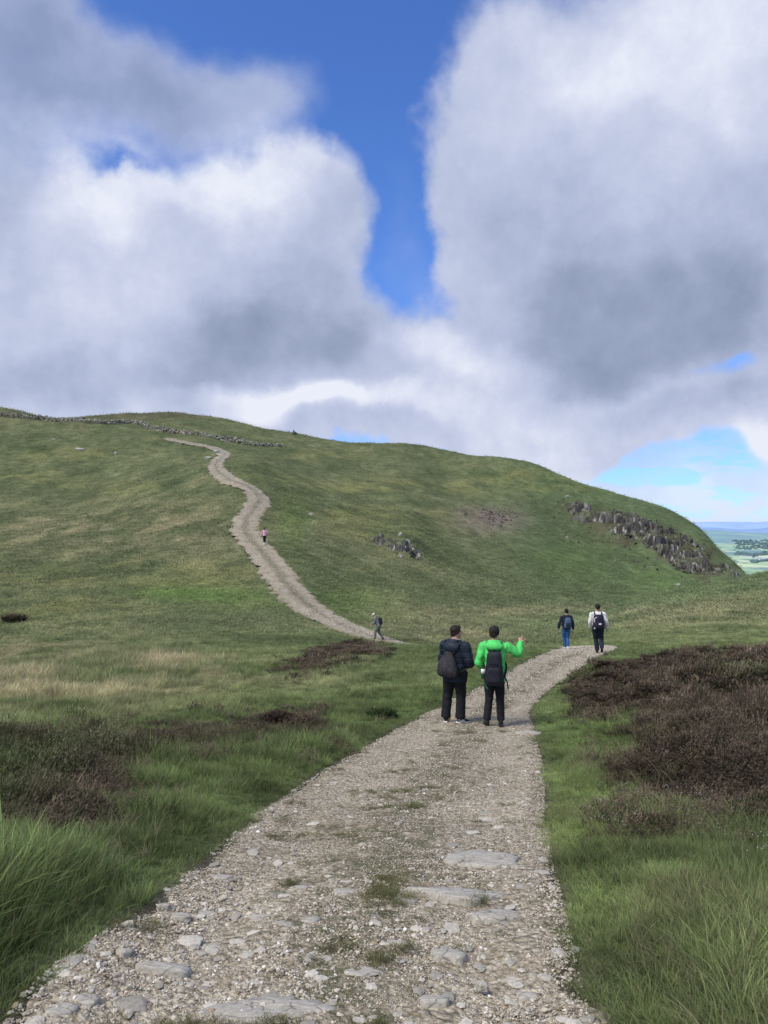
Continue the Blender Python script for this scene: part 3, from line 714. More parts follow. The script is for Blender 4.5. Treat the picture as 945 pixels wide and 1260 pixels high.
def make_vegetation():
    MATB = MAT['blade']
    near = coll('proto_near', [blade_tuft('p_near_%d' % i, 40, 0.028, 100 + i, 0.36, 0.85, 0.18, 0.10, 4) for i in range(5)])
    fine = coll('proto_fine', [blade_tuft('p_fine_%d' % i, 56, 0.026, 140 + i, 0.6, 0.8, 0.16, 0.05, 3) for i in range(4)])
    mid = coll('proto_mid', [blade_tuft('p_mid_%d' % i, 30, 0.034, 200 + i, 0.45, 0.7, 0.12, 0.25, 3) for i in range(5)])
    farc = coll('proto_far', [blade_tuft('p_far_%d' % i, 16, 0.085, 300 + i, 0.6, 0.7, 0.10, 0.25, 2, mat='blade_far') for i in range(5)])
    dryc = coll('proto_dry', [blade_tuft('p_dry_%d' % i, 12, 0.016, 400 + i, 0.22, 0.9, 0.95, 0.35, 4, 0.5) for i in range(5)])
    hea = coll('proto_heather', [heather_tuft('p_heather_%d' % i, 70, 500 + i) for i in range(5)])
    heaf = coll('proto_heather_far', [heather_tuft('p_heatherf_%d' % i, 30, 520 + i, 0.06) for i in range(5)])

    # ---- tufts, spacing grows with distance from the viewer's spot
    x, y = veg_points(0.0060, 0.0100)
    r = np.hypot(x, y)
    keep = RNG.uniform(size=len(x)) < np.clip((r * 0.0060) * (r * 0.0100) / 0.0024, 0, 1)
    x, y = x[keep], y[keep]
    pd = path_dist(x, y) + 0.02; r = np.hypot(x, y)
    edge = 0.02 + 0.14 * fbm(x * 1.2, y * 1.2, 91, 3) + 0.0028 * r + (0.9 * fbm(x * 0.7, y * 0.7, 191, 3) - 0.15) * sstep(35, 70, r)
    k = pd > edge
    x, y, pd, r = x[k], y[k], pd[k], r[k]
    hm = heather_mask(x, y)
    col = zone_colour(x, y)
    z = ground_z(x, y)
    n05 = fbm(x / 0.45, y / 0.45, 94, 2); n1 = fbm(x / 1.1, y / 1.1, 95, 3); n2 = fbm(x / 4, y / 4, 96, 3)
    u, v = uv_of(x, y)
    N = len(x)
    isH = hm + RNG.normal(0, 0.85, N) > 0.45
    cs = poly_sd(CRAGP, u, v); drop = (cs > -2) & (y > 100) & (RNG.uniform(size=N) < 0.85)
    hm_keep = ~drop
    # size of the grass
    left = sstep(40, -0.0, x * 20 + 20)  # unused smooth side factor
    hgt = 0.15 + 0.13 * n1 + 0.06 * n2 + 0.12 * n05
    leftfg = (x < 0) * sstep(16, 8, r)
    hgt = hgt + leftfg * (0.01 + 0.16 * n1 + 0.08 * n05)
    hgt = hgt - 0.02 * (x > 0)
    hgt = hgt * (0.42 + 0.58 * sstep(0.0, 0.7, pd))
    # tall pale mat-grass patches
    tanw = blob(u, v, 60, 835, 170, 32) + blob(u, v, 210, 815, 70, 14) + blob(u, v, 660, 752, 150, 10)
    hgt = hgt + 0.22 * np.clip(tanw, 0, 1) * (y > 12)
    hgt = np.clip(hgt, 0.05, 0.6) * (1 + 0.25 * RNG.normal(size=N)).clip(0.5, 1.7)
    hgt = np.maximum(hgt * (1 - 0.72 * sstep(80, 170, r)), 0.0030 * r * (1 - 0.62 * sstep(80, 170, r)))
    hgt = np.minimum(hgt, 0.6 + 0 * r)
    wid = np.maximum(hgt * 0.9, np.maximum(0.10, (0.0095 - 0.0040 * sstep(90, 180, r)) * r))
    rz = RNG.normal(0, 0.9, N) + 2.4 * fbm(x / 0.9, y / 0.9, 92, 2)
    lx = 0.40 * fbm(x / 0.6, y / 0.6, 191, 2); ly = 0.40 * fbm(x / 0.6, y / 0.6, 192, 2)
    rot = np.stack([RNG.normal(0, 0.12, N) + lx, RNG.normal(0, 0.12, N) + ly, rz], 1)
    jit = (1 + RNG.normal(0, 0.24, (N, 1)) * sstep(150, 20, r)[:, None] + 0.05 * RNG.normal(0, 1, (N, 1))).clip(0.5, 1.6)
    c = col * jit * 1.25
    P = np.stack([x, y, z - 0.01], 1)
    scl = np.stack([wid, wid, hgt], 1)
    pk = RNG.integers(0, 1000, N)
    g = ~isH & hm_keep
    verge = (pd < 0.75 + 0.5 * n1) & (x > 0)
    A = g & (r < 13) & ~verge; Av = g & (r < 13) & verge; B = g & (r >= 13) & (r < 45); C = g & (r >= 45)
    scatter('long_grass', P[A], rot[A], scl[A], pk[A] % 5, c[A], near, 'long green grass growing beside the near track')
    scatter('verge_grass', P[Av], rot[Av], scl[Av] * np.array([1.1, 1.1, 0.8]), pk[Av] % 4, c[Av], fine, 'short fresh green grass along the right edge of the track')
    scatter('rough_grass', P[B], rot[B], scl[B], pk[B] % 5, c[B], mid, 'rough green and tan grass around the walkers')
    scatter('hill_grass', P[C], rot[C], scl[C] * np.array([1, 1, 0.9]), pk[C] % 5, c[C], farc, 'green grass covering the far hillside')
    # ---- heather
    H = isH
    hc = np.array([0.125, 0.096, 0.072]) * (1 + 0.6 * n1[H][:, None] + 0.4 * n05[H][:, None]) + np.array([-0.040, 0.018, -0.026]) * sstep(0.0, 0.6, n2[H] + 0.4 * n1[H])[:, None]
    hc = np.clip(hc * jit[H] , 0.01, 1)
    hh = (0.17 + 0.18 * n1[H] + 0.16 * n05[H]) * (1 + 0.2 * RNG.normal(size=H.sum())).clip(0.6, 1.5)
    hh = hh * RNG.choice([0.8, 1.0, 1.5], H.sum(), p=[.3, .55, .15])
    hw = np.maximum(0.26, 0.015 * r[H])
    hs = np.stack([hw, hw, np.maximum(hh, 0.12)], 1)
    hp = P[H] + np.array([0, 0, -0.03])
    nr = r[H] < 14
    q = np.nonzero(nr)[0]
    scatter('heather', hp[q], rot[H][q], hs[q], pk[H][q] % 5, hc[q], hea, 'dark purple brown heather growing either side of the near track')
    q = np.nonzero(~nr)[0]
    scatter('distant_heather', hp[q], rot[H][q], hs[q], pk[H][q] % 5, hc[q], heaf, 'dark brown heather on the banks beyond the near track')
    # ---- small moss and turf tufts in the track
    gx, gy, gs = path_sample(26000, 26, 1.2)
    mk = fbm(gx / 0.28, gy / 0.16, 193, 3) + 0.12 * np.exp(-(gs / 0.4) ** 2) > 0.44
    gx, gy = gx[mk], gy[mk]; gn = len(gx); gr = np.hypot(gx, gy)
    scatter('track_moss', np.stack([gx, gy, base_z(gx, gy) + 0.012], 1), np.stack([RNG.normal(0, .3, gn), RNG.normal(0, .3, gn), RNG.uniform(0, 6, gn)], 1),
            np.stack([0.05 + 0.003 * gr, 0.05 + 0.003 * gr, 0.022 + 0 * gr], 1), RNG.integers(0, 4, gn), np.array([0.15, 0.165, 0.065]) * RNG.uniform(0.6, 1.3, (gn, 1)), fine, 'low mossy turf tufts growing among the gravel of the track')
    # ---- tiny white flowers in the right hand turf
    fl = []
    for q in range(3):
        rg = np.random.default_rng(70 + q); V = []; Fc = []
        for w in range(5):
            fx, fy, fz = rg.uniform(-.5, .5), rg.uniform(-.5, .5), rg.uniform(.7, 1.1); b0 = len(V); a = rg.uniform(0, 1.5)
            for t in range(6): V.append((fx + .03 * math.cos(a + t * 1.047), fy + .03 * math.sin(a + t * 1.047), fz + .02 * (t % 2)))
            Fc += [(b0, b0 + 1, b0 + 2), (b0, b0 + 2, b0 + 3), (b0, b0 + 3, b0 + 4), (b0, b0 + 4, b0 + 5)]
        fl.append(mesh_np('p_flower_%d' % q, V, np.array(Fc), MAT['blade'], True, {'h': [0.5] * len(V), 'dry': [0.0] * len(V)}, link=False))
    fx = RNG.uniform(1.0, 3.6, 90); fy = RNG.uniform(2.6, 7.0, 90); k = (path_dist(fx, fy) > 0.4) & (heather_mask(fx, fy) < 0) & (fbm(fx, fy, 75, 2) > 0.0); fx, fy = fx[k], fy[k]; nf = len(fx)
    scatter('white_flowers', np.stack([fx, fy, ground_z(fx, fy) + 0.0], 1), np.stack([0 * fx, 0 * fx, RNG.uniform(0, 6, nf)], 1), np.full((nf, 3), 0.16), RNG.integers(0, 3, nf), np.full((nf, 3), 0.48), coll('proto_flowers', fl),
            'tiny white flowers dotted through the grass right of the track')
    # ---- pale dead stalks
    x, y = veg_points(0.012, 0.020, 0.9, 1.6, 75)
    r = np.hypot(x, y); keep = RNG.uniform(size=len(x)) < np.clip((r * 0.012) * (r * 0.020) / 0.035, 0, 1)
    pd = path_dist(x, y); n1 = fbm(x / 1.4, y / 1.4, 97, 3)
    u, v = uv_of(x, y)
    tanw = np.clip(blob(u, v, 60, 835, 190, 36) + blob(u, v, 210, 815, 70, 16) + blob(u, v, 660, 752, 150, 12) + blob(u, v, 110, 1060, 90, 40), 0, 1)
    k = keep & (pd > 0.25) & ((n1 > 0.12) | (RNG.uniform(size=len(x)) < tanw * 0.95)) & (heather_mask(x, y) < 0.6)
    x, y, r, tw = x[k], y[k], r[k], tanw[k]; N = len(x)
    hgt = (0.13 + 0.16 * RNG.uniform(size=N) + 0.14 * tw * (y > 12))
    wid = np.maximum(hgt * 1.0, 0.012 * r)
    P = np.stack([x, y, ground_z(x, y) + 0.02], 1)
    col = np.array([0.36, 0.33, 0.21]) * RNG.uniform(0.6, 1.2, (N, 1))
    scatter('dead_grass_stalks', P, np.stack([RNG.normal(0, 0.35, N), RNG.normal(0, 0.35, N), RNG.uniform(0, 6.3, N)], 1),
            np.stack([wid, wid, hgt], 1), RNG.integers(0, 5, N), col, dryc, 'pale straw coloured dead stalks standing in the green grass')

def path_sample(n, dmax, bias=1.0):
    """random points on the path surface, denser close by"""
    d = np.hypot(PL[:, 0], PL[:, 1]); ok = np.nonzero((d < dmax) & (PL[:, 1] > 0.6))[0]
    w = PL[ok, 2] * np.gradient(np.concatenate([[0], np.cumsum(np.hypot(*np.diff(PL[:, :2], axis=0).T))]))[ok] / np.maximum(d[ok], 1.5) ** bias
    i = RNG.choice(ok, n, p=w / w.sum())
    i2 = np.minimum(i + 1, len(PL) - 1); t = RNG.uniform(size=n)
    T = PL[i2, :2] - PL[i, :2]; L = np.linalg.norm(T, axis=1)[:, None]; T = T / L
    s = RNG.uniform(-1, 1, n) * 0.97
    N = np.stack([T[:, 1], -T[:, 0]], 1)
    p = PL[i, :2] + T * L * t[:, None] + N * (s * (PL[i, 2] + 0.06))[:, None]
    return p[:, 0], p[:, 1], s

def make_gravel():
    pc = coll('proto_pebbles', [pebble_mesh('p_pebble_%d' % i, 600 + i) for i in range(8)])
    N = 170000
    x, y, s = path_sample(N, 60, 1.9)
    r = np.hypot(x, y)
    z = base_z(x, y)
    nearw = sstep(25, 8, r)
    z = z + nearw * (0.030 * fbm(x * 1.6, y * 1.6, 81, 3) + 0.020 * np.maximum(fbm(x * 7, y * 9, 83, 3), -0.2)) - 0.03 * np.exp(-((np.abs(s) - 0.55) / 0.22) ** 2) * nearw + 0.012
    clus = fbm(x * 2.2, y * 2.2, 99, 3)
    size = 0.006 + 0.0050 * RNG.exponential(1.0, N) * (1 + 1.0 * clus)
    size = np.clip(size, 0.005, 0.045)
    size = np.maximum(size, 0.0019 * r)
    kind = RNG.uniform(size=N)
    g = RNG.uniform(0.55, 1.25, N)
    col = np.where(kind[:, None] < 0.06, [0.70, 0.68, 0.62], np.where(kind[:, None] < 0.55, [0.56, 0.51, 0.42], np.where(kind[:, None] < 0.85, [0.45, 0.395, 0.30], [0.31, 0.25, 0.17]))) * g[:, None]
    P = np.stack([x, y, z + size * 0.03], 1)
    scl = np.stack([size, size, size], 1)
    rot = np.stack([RNG.normal(0, 0.25, N), RNG.normal(0, 0.25, N), RNG.uniform(0, 6.3, N)], 1)
    n2_ = 1000; x2, y2, s2 = path_sample(n2_, 22, 1.9); r2 = np.hypot(x2, y2)
    sz2 = np.clip(RNG.uniform(0.03, 0.06, n2_) + 0.03 * RNG.exponential(1, n2_), 0.03, 0.17)
    P = np.vstack([P, np.stack([x2, y2, base_z(x2, y2) + 0.030 * fbm(x2 * 1.6, y2 * 1.6, 81, 3) * sstep(25, 8, r2) + 0.010 - 0.02 * np.exp(-((np.abs(s2) - 0.55) / 0.22) ** 2)], 1)])
    scl = np.vstack([scl, np.stack([sz2, sz2, np.minimum(sz2 * 0.45, 0.035)], 1)]); rot = np.vstack([rot, np.stack([RNG.normal(0, .08, n2_), RNG.normal(0, .08, n2_), RNG.uniform(0, 6.3, n2_)], 1)])
    col = np.vstack([col, np.array([0.46, 0.43, 0.36]) * RNG.uniform(0.6, 1.25, (n2_, 1))])
    n3_ = 9000; x3, y3, s3 = path_sample(n3_, 190, 0.6); r3 = np.hypot(x3, y3); q = (r3 > 30); x3, y3, s3, r3 = x3[q], y3[q], s3[q], r3[q]; n3_ = len(x3); sz3 = RNG.uniform(0.0012, 0.0028, n3_) * r3
    P = np.vstack([P, np.stack([x3, y3, base_z(x3, y3) + 0.02], 1)]); scl = np.vstack([scl, np.stack([sz3, sz3, sz3 * .6], 1)]); rot = np.vstack([rot, np.stack([0 * x3, 0 * x3, RNG.uniform(0, 6.3, n3_)], 1)])
    col = np.vstack([col, np.array([0.50, 0.47, 0.39]) * RNG.uniform(0.7, 1.2, (n3_, 1))]); N = len(P)
    scatter('gravel', P, rot, scl, RNG.integers(0, 8, N), col, pc, 'loose pale grey and brown gravel strewn over the track')
# ------------------------------------------------------------------ valley and far hills
VZ = -178.0
def valley_z(x, y):
    r = np.hypot(x, y); u = U0 + F * x / np.maximum(y, 1)
    n = fbm(x / 900, y / 900, 201, 4)
    z = VZ + 8 * n * sstep(1500, 4000, r)
    crest = 158 + 26 * fbm(u / 70, u * 0 + 2, 205, 3) + 14 * np.exp(-((u - 885) / 22) ** 2) - 14 * sstep(900, 990, u)
    z = z + crest * np.exp(-((r - 9000) / 2300) ** 2) + 30 * np.exp(-((r - 6200) / 800) ** 2) * (0.5 + fbm(u / 60, u * 0 + 5, 207, 3))
    return z
def make_valley():
    ang = np.radians(np.linspace(-75, 75, 420)); r = np.exp(np.linspace(math.log(900), math.log(60000), 240))
    A, R = np.meshgrid(ang, r, indexing='ij'); x = (np.sin(A) * R).ravel(); y = (np.cos(A) * R).ravel()
    z = valley_z(x, y); rr = np.hypot(x, y)
    nr = len(r); i, j = np.meshgrid(np.arange(len(ang) - 1), np.arange(nr - 1), indexing='ij')
    Q = np.stack([i * nr + j, (i + 1) * nr + j, (i + 1) * nr + j + 1, i * nr + j + 1], -1).reshape(-1, 4)
    m, b, p = new_mat('valley_fields', 1.0); P = pos(b); p.inputs['Specular IOR Level'].default_value = 0
    mp = b.new('ShaderNodeMapping'); b.l.new(P, mp.inputs[0]); mp.inputs['Rotation'].default_value = (0, 0, 0.5); mp.inputs['Scale'].default_value = (1, 0.55, 0)
    vc = b.vor(mp.outputs[0], 1 / 230.0, out='Color'); g = b.new('ShaderNodeSeparateColor'); b.l.new(vc, g.inputs[0])
    f = b.ramp(g.outputs[0], [(0.0, (0.17, 0.27, 0.14)), (0.35, (0.25, 0.36, 0.17)), (0.7, (0.35, 0.44, 0.22)), (1.0, (0.42, 0.46, 0.28))], 'LINEAR')
    ed = b.vor(mp.outputs[0], 1 / 230.0, 'DISTANCE_TO_EDGE')
    f = b.mix(b.ramp(ed, [(0.0, 1.0), (0.05, 0.0)]), f, (0.07, 0.13, 0.12))
    wood = b.noise(P, 1 / 700.0, 5, 0.6)
    f = b.mix(b.ramp(wood, [(0.52, 0.0), (0.58, 0.9)]), f, (0.075, 0.14, 0.15))
    sepP = b.new('ShaderNodeSeparateXYZ'); b.l.new(P, sepP.inputs[0])
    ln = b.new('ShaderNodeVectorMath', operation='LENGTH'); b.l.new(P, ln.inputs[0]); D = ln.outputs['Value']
    up = b.mapr(sepP.outputs[2], -150, -60, 0, 1, True)
    up = b.m('MULTIPLY', up, b.mapr(b.noise(P, 1 / 1500.0, 4, 0.6), 0.42, 0.55, 0, 1))
    f = b.mix(b.m('MULTIPLY', up, 0.85), f, b.ramp(b.noise(P, 1 / 500.0, 4, 0.6), [(0.35, (0.10, 0.18, 0.20)), (0.6, (0.15, 0.25, 0.20))]))
    f = b.mix(1.0, f, (1.6, 1.6, 1.5), 'MULTIPLY')
    f = b.mix(b.mapr(D, 2500, 16000, 0.15, 0.80), f, (0.27, 0.40, 0.58))     # distance haze put into the base colour, bluer farther out
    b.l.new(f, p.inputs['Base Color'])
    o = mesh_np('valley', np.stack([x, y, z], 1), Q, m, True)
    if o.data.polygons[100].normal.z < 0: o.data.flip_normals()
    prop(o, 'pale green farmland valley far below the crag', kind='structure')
    # far ranges, their blue is aerial haze painted as base colour
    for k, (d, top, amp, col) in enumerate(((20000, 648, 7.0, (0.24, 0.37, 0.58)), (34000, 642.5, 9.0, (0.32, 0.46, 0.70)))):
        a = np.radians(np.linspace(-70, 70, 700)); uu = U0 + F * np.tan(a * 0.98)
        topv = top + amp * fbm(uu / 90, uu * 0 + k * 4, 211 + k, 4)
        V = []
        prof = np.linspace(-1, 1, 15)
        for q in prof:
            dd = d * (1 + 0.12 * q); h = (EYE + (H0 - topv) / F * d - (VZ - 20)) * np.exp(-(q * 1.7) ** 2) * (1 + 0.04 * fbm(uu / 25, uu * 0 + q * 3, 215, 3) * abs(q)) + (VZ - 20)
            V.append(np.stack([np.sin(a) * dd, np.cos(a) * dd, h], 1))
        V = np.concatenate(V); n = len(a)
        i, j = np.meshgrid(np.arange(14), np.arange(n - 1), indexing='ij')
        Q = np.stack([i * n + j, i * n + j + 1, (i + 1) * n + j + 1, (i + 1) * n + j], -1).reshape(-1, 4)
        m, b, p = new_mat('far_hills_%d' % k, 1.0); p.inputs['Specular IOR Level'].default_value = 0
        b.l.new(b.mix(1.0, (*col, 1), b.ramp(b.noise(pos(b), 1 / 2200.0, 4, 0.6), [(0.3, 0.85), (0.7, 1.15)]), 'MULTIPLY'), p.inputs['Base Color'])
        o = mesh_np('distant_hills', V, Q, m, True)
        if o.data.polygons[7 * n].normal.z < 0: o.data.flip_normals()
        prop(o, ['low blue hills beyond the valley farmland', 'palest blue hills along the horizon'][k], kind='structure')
    # woodland belts
    rg = np.random.default_rng(5); ico = bmesh.new(); bmesh.ops.create_icosphere(ico, subdivisions=1, radius=1)
    iv = np.array([v.co[:] for v in ico.verts]); iF = np.array([[v.index for v in f.verts] for f in ico.faces]); ico.free()
    V = []; Fc = []; c = 0
    for (u0, u1, v0, dv, n) in ((905, 990, 685.5, 1.0, 260), (900, 990, 671, 0.8, 200), (925, 990, 692, 0.6, 90), (905, 990, 664, 1.8, 140)):
        for _ in range(n):
            u = rg.uniform(u0, u1); v = v0 + rg.normal(0, dv) * 0.6 + 1.2 * math.sin(u * 0.13 + v0)
            Y = F * (-VZ + EYE) / (v - H0) if v > 676 else rg.uniform(5600, 6600)
            X = (u - U0) / F * Y; zz = float(valley_z(np.array([X]), np.array([Y]))[0]); s = rg.uniform(5, 11)
            V.append(iv * [s * 1.3, s * 1.3, s * 0.8] * (1 + 0.25 * rg.normal(size=(len(iv), 1))) + [X, Y, zz + s * 0.4]); Fc.append(iF + c); c += len(iv)
    m, b, p = new_mat('far_woodland', 1.0); p.inputs['Base Color'].default_value = (0.11, 0.18, 0.19, 1)  # hazy blue-green: distance haze is included in the tree colour
    o = mesh_np('distant_woodland', np.concatenate(V), np.concatenate(Fc), m, True)
    prop(o, 'dark tree belts between the fields of the far valley', kind='stuff')
    # farm buildings
    wm, b, p = new_mat('white_render', 0.8); b.l.new(b.mix(1.0, (0.80, 0.80, 0.78, 1), b.ramp(b.noise(pos(b), 0.3), [(0.3, 0.85), (0.7, 1.0)]), 'MULTIPLY'), p.inputs['Base Color'])
    rm, b, p = new_mat('slate', 0.7); b.l.new(b.mix(1.0, (0.42, 0.46, 0.52, 1), b.ramp(b.noise(pos(b), 0.5), [(0.3, 0.8), (0.7, 1.1)]), 'MULTIPLY'), p.inputs['Base Color'])
    names = ['white farm building nearest the foot of the crag in the far valley', 'second white farm building from the crag in the far valley', 'middle white farm building of the row in the far valley',
             'white farm building second from the right edge in the far valley', 'white farm building at the far right edge of the valley']
    for k, (u, v, L, Wd, a) in enumerate(((914, 688, 30, 14, 0.1), (921.5, 688.6, 34, 14, -0.1), (932.5, 689.5, 32, 15, 0.15), (936.5, 690.6, 22, 13, 0.3), (942, 690.6, 30, 16, -0.2))):
        Y = F * (-VZ + EYE) / (v - H0); X = (u - U0) / F * Y; z0 = float(valley_z(np.array([X]), np.array([Y]))[0]) - 0.5
        e = empty('farm_building', (X, Y, z0), a); prop(e, names[k], 'building', 'white farm buildings in the valley')
        h = 6.0; l, w = L / 2, Wd / 2
        mesh_np('wall', [(-l,-w,0),(l,-w,0),(l,w,0),(-l,w,0),(-l,-w,h),(l,-w,h),(l,w,h),(-l,w,h),(-l,0,h+4.5),(l,0,h+4.5)],
                [(0,1,5,4),(1,2,6,9,5),(2,3,7,6),(3,0,4,8,7)], wm, False, parent=e)
        mesh_np('roof', [(-l-.6,-w-.6,h-.3),(l+.6,-w-.6,h-.3),(l+.6,0,h+4.8),(-l-.6,0,h+4.8),(-l-.6,w+.6,h-.3),(l+.6,w+.6,h-.3)], [(0,1,2,3),(3,2,5,4)], rm, False, parent=e)

# ------------------------------------------------------------------ rocks
def rock_vf(size, seed, sub=2, cuts=7, rough=0.10, lo=0.24, hi=0.42):
    bm = bmesh.new(); bmesh.ops.create_icosphere(bm, subdivisions=sub, radius=0.5)
    rg = np.random.default_rng(seed); V = np.array([v.co[:] for v in bm.verts]); Fc = np.array([[v.index for v in f.verts] for f in bm.faces]); bm.free()
    for _ in range(cuts):
        n = rg.normal(size=3); n /= np.linalg.norm(n); d = rg.uniform(lo, hi)
        V = V - np.maximum(V @ n - d, 0)[:, None] * n
    V = V + rough * 0.4 * noise3(V * 3.1 + seed * 1.7, seed)[:, None] * V / (np.linalg.norm(V, axis=1)[:, None] + 1e-6)
    return V * np.array(size) * 1.25, Fc

def rotz(V, a):
    c, s = math.cos(a), math.sin(a); return V @ np.array([[c, s, 0], [-s, c, 0], [0, 0, 1]])
def rotx(V, a):
    c, s = math.cos(a), math.sin(a); return V @ np.array([[1, 0, 0], [0, c, s], [0, -s, c]])
def roty(V, a):
    c, s = math.cos(a), math.sin(a); return V @ np.array([[c, 0, -s], [0, 1, 0], [s, 0, c]])

def rock_material(name, moss=0.4):
    m, b, p = new_mat(name, 0.9); P = pos(b); col = b.attr('Col')
    n = b.noise(P, 0.9, 5, 0.65); n2 = b.noise(P, 4.0, 4, 0.65)
    c = b.mix(1.0, col, b.ramp(n, [(0.3, 0.6), (0.7, 1.3)]), 'MULTIPLY')
    c = b.mix(1.0, c, b.ramp(n2, [(0.3, 0.65), (0.7, 1.25)]), 'MULTIPLY')
    nz = b.new('ShaderNodeSeparateXYZ'); b.l.new(b.new('ShaderNodeNewGeometry').outputs['Normal'], nz.inputs[0])
    f = b.m('MULTIPLY', b.ramp(b.m('ADD', nz.outputs[2], b.m('MULTIPLY', n2, 0.6)), [(0.75, 0.0), (1.1, 1.0)]), moss)
    c = b.mix(f, c, (0.085, 0.105, 0.045))
    b.l.new(c, p.inputs['Base Color']); b.l.new(b.bump(b.m('ADD', n, n2), 0.8, 0.15), p.inputs['Normal'])
    return m

def in_poly_points(poly, n, seed):
    rg = np.random.default_rng(seed); P = np.array(poly, float); out = []
    while len(out) < n:
        u = rg.uniform(P[:, 0].min(), P[:, 0].max(), 500); v = rg.uniform(P[:, 1].min(), P[:, 1].max(), 500)
        sd = poly_sd(poly, u, v); k = sd > 0
        out += list(zip(u[k], v[k]))
    return out[:n]

def rock_cluster(name, pts, ymin, ymax, szf, colf, mat, seed, label, cat, kind=None, tall=1.0):
    rg = np.random.default_rng(seed); V = []; Fc = []; C = []; c = 0
    base = [rock_vf((1, 1, 1), 700 + i, 2, 9, 0.12, 0.22, 0.38) for i in range(14)]
    H = [hit(u, v, ymin, ymax) for u, v in pts]
    X = np.array([h[0] for h in H]); Y = np.array([h[1] for h in H]); Z = ground_z(X, Y)
    for k, (u, v) in enumerate(pts):
        s = szf(rg, u, v)
        if s <= 0: continue
        bv, bf = base[rg.integers(14)]
        q = bv * np.array([s * rg.uniform(0.6, 1.3), s * rg.uniform(0.6, 1.1), s * tall * rg.uniform(0.6, 1.5)])
        q = rotz(rotx(q, rg.normal(0, 0.3)), rg.uniform(0, 6.3)) + [X[k], Y[k], Z[k] + s * 0.04]
        V.append(q); Fc.append(bf + c); c += len(bv)
        C.append(np.tile(colf(rg, u, v), (len(bv), 1)))
    o = mesh_np(name, np.concatenate(V), np.concatenate(Fc), mat, False, {'Col': np.concatenate(C)})
    prop(o, label, cat, kind=kind); return o

CRAG = [(690,618),(705,616),(735,628),(765,634),(800,645),(835,655),(862,672),(895,695),(913,704),(905,712),(880,712),(845,704),(815,690),(790,668),(762,660),(735,652),(705,640)]
def worley(x, y, s=0):
    ix = np.floor(x).astype(np.int64); iy = np.floor(y).astype(np.int64); best = np.full(x.shape, 9e9); sec = best.copy(); idv = np.zeros(x.shape)
    for a in (-1, 0, 1):
        for b_ in (-1, 0, 1):
            cx = ix + a; cy = iy + b_; px = cx + _hash(cx, cy, s); py = cy + _hash(cx, cy, s + 7); d = np.hypot(px - x, py - y)
            n = d < best; sec = np.where(n, best, np.minimum(sec, d)); idv = np.where(n, _hash(cx, cy, s + 13), idv); best = np.where(n, d, best)
    return best, sec - best, idv

def bedrock(name, poly, ymin, ymax, du, dy, step, seed, mat, label, cat, amp=1.0, cut=0.0):
    """a rock face bedded in the slope: stepped, jointed blocks that break through the turf"""
    P = np.array(poly, float); us = np.arange(P[:, 0].min() - 6, P[:, 0].max() + 6, du); ys = np.arange(ymin, ymax, dy)
    U_, Y_ = np.meshgrid(us, ys, indexing='ij'); sh = U_.shape; Y = Y_.ravel(); X = ((U_ - U0) / F * Y_).ravel()
    z = ground_z(X, Y); u, v = uv_of(X, Y)
    sd = poly_sd(poly, u, v)
    w = sstep(-3, 9, sd + 10 * fbm(X / 4, Y / 4, seed, 3))
    wx = X + 0.8 * fbm(X / 3, z / 3, seed + 1, 3) * amp; wz = z + 0.5 * fbm(X / 2, Y / 2, seed + 2, 3) * amp
    _, e1, id1 = worley(wx * (1 + 0.25 * np.sin(X * 0.21)) / (1.5 * amp), (wz * 0.85 + Y * 0.5) / (1.5 * amp), seed + 3)
    _, e2, id2 = worley(wx / (0.5 * amp), (wz * 0.9 + Y * 0.6) / (0.6 * amp), seed + 4)
    q = (z + 1.7 * fbm(X / 3.2, Y / 3.2, seed + 5, 4)) / step; fr = q - np.floor(q)
    terr = step * (sstep(0.25, 0.55, fr) - fr)
    big = fbm(X / 7, Y / 7, seed + 6, 3)
    d = terr * 0.95 + amp * (0.55 * (id1 - 0.5) + 0.32 * (id2 - 0.5)) + 1.5 * amp * (big - cut) - 0.35 * amp * (e1 < 0.08)
    zz = z + w * d - (1 - w) * 1.2 - 0.12
    Z2 = zz.reshape(sh); gx = np.gradient(Z2, axis=0) / (np.gradient(X.reshape(sh), axis=0) + 1e-6); gy = np.gradient(Z2, axis=1) / dy
    st = np.hypot(gx, gy).ravel(); rk = sstep(0.85, 1.6, st + 0.3 * id2)
    g = np.where(id2 > 0.88, 0.30, np.where(id1 > 0.6, 0.155, 0.085)) * (0.75 + 0.5 * id2)
    rc = g[:, None] * np.array([1.06, 1.0, 0.93]); rc = rc * (1 - 0.7 * (e2 < 0.07))[:, None] * (1 - 0.6 * (e1 < 0.06))[:, None]
    gc = zone_colour(X, Y) * 0 + np.array([0.10, 0.12, 0.050]) * (0.6 + 0.8 * id1)[:, None]
    col = rc * rk[:, None] + gc * (1 - rk)[:, None]
    n, m = sh; i, j = np.meshgrid(np.arange(n - 1), np.arange(m - 1), indexing='ij')
    Q = np.stack([i * m + j, (i + 1) * m + j, (i + 1) * m + j + 1, i * m + j + 1], -1).reshape(-1, 4)
    keep = (w[Q].max(1) > 0.02); Q = Q[keep]
    used = np.unique(Q); remap = np.full(len(zz), -1); remap[used] = np.arange(len(used))
    o = mesh_np(name, np.stack([X, Y, zz], 1)[used], remap[Q], mat, False, {'Col': col[used]})
    if o.data.polygons[10].normal.z < 0: o.data.flip_normals()
    prop(o, label, cat); return o

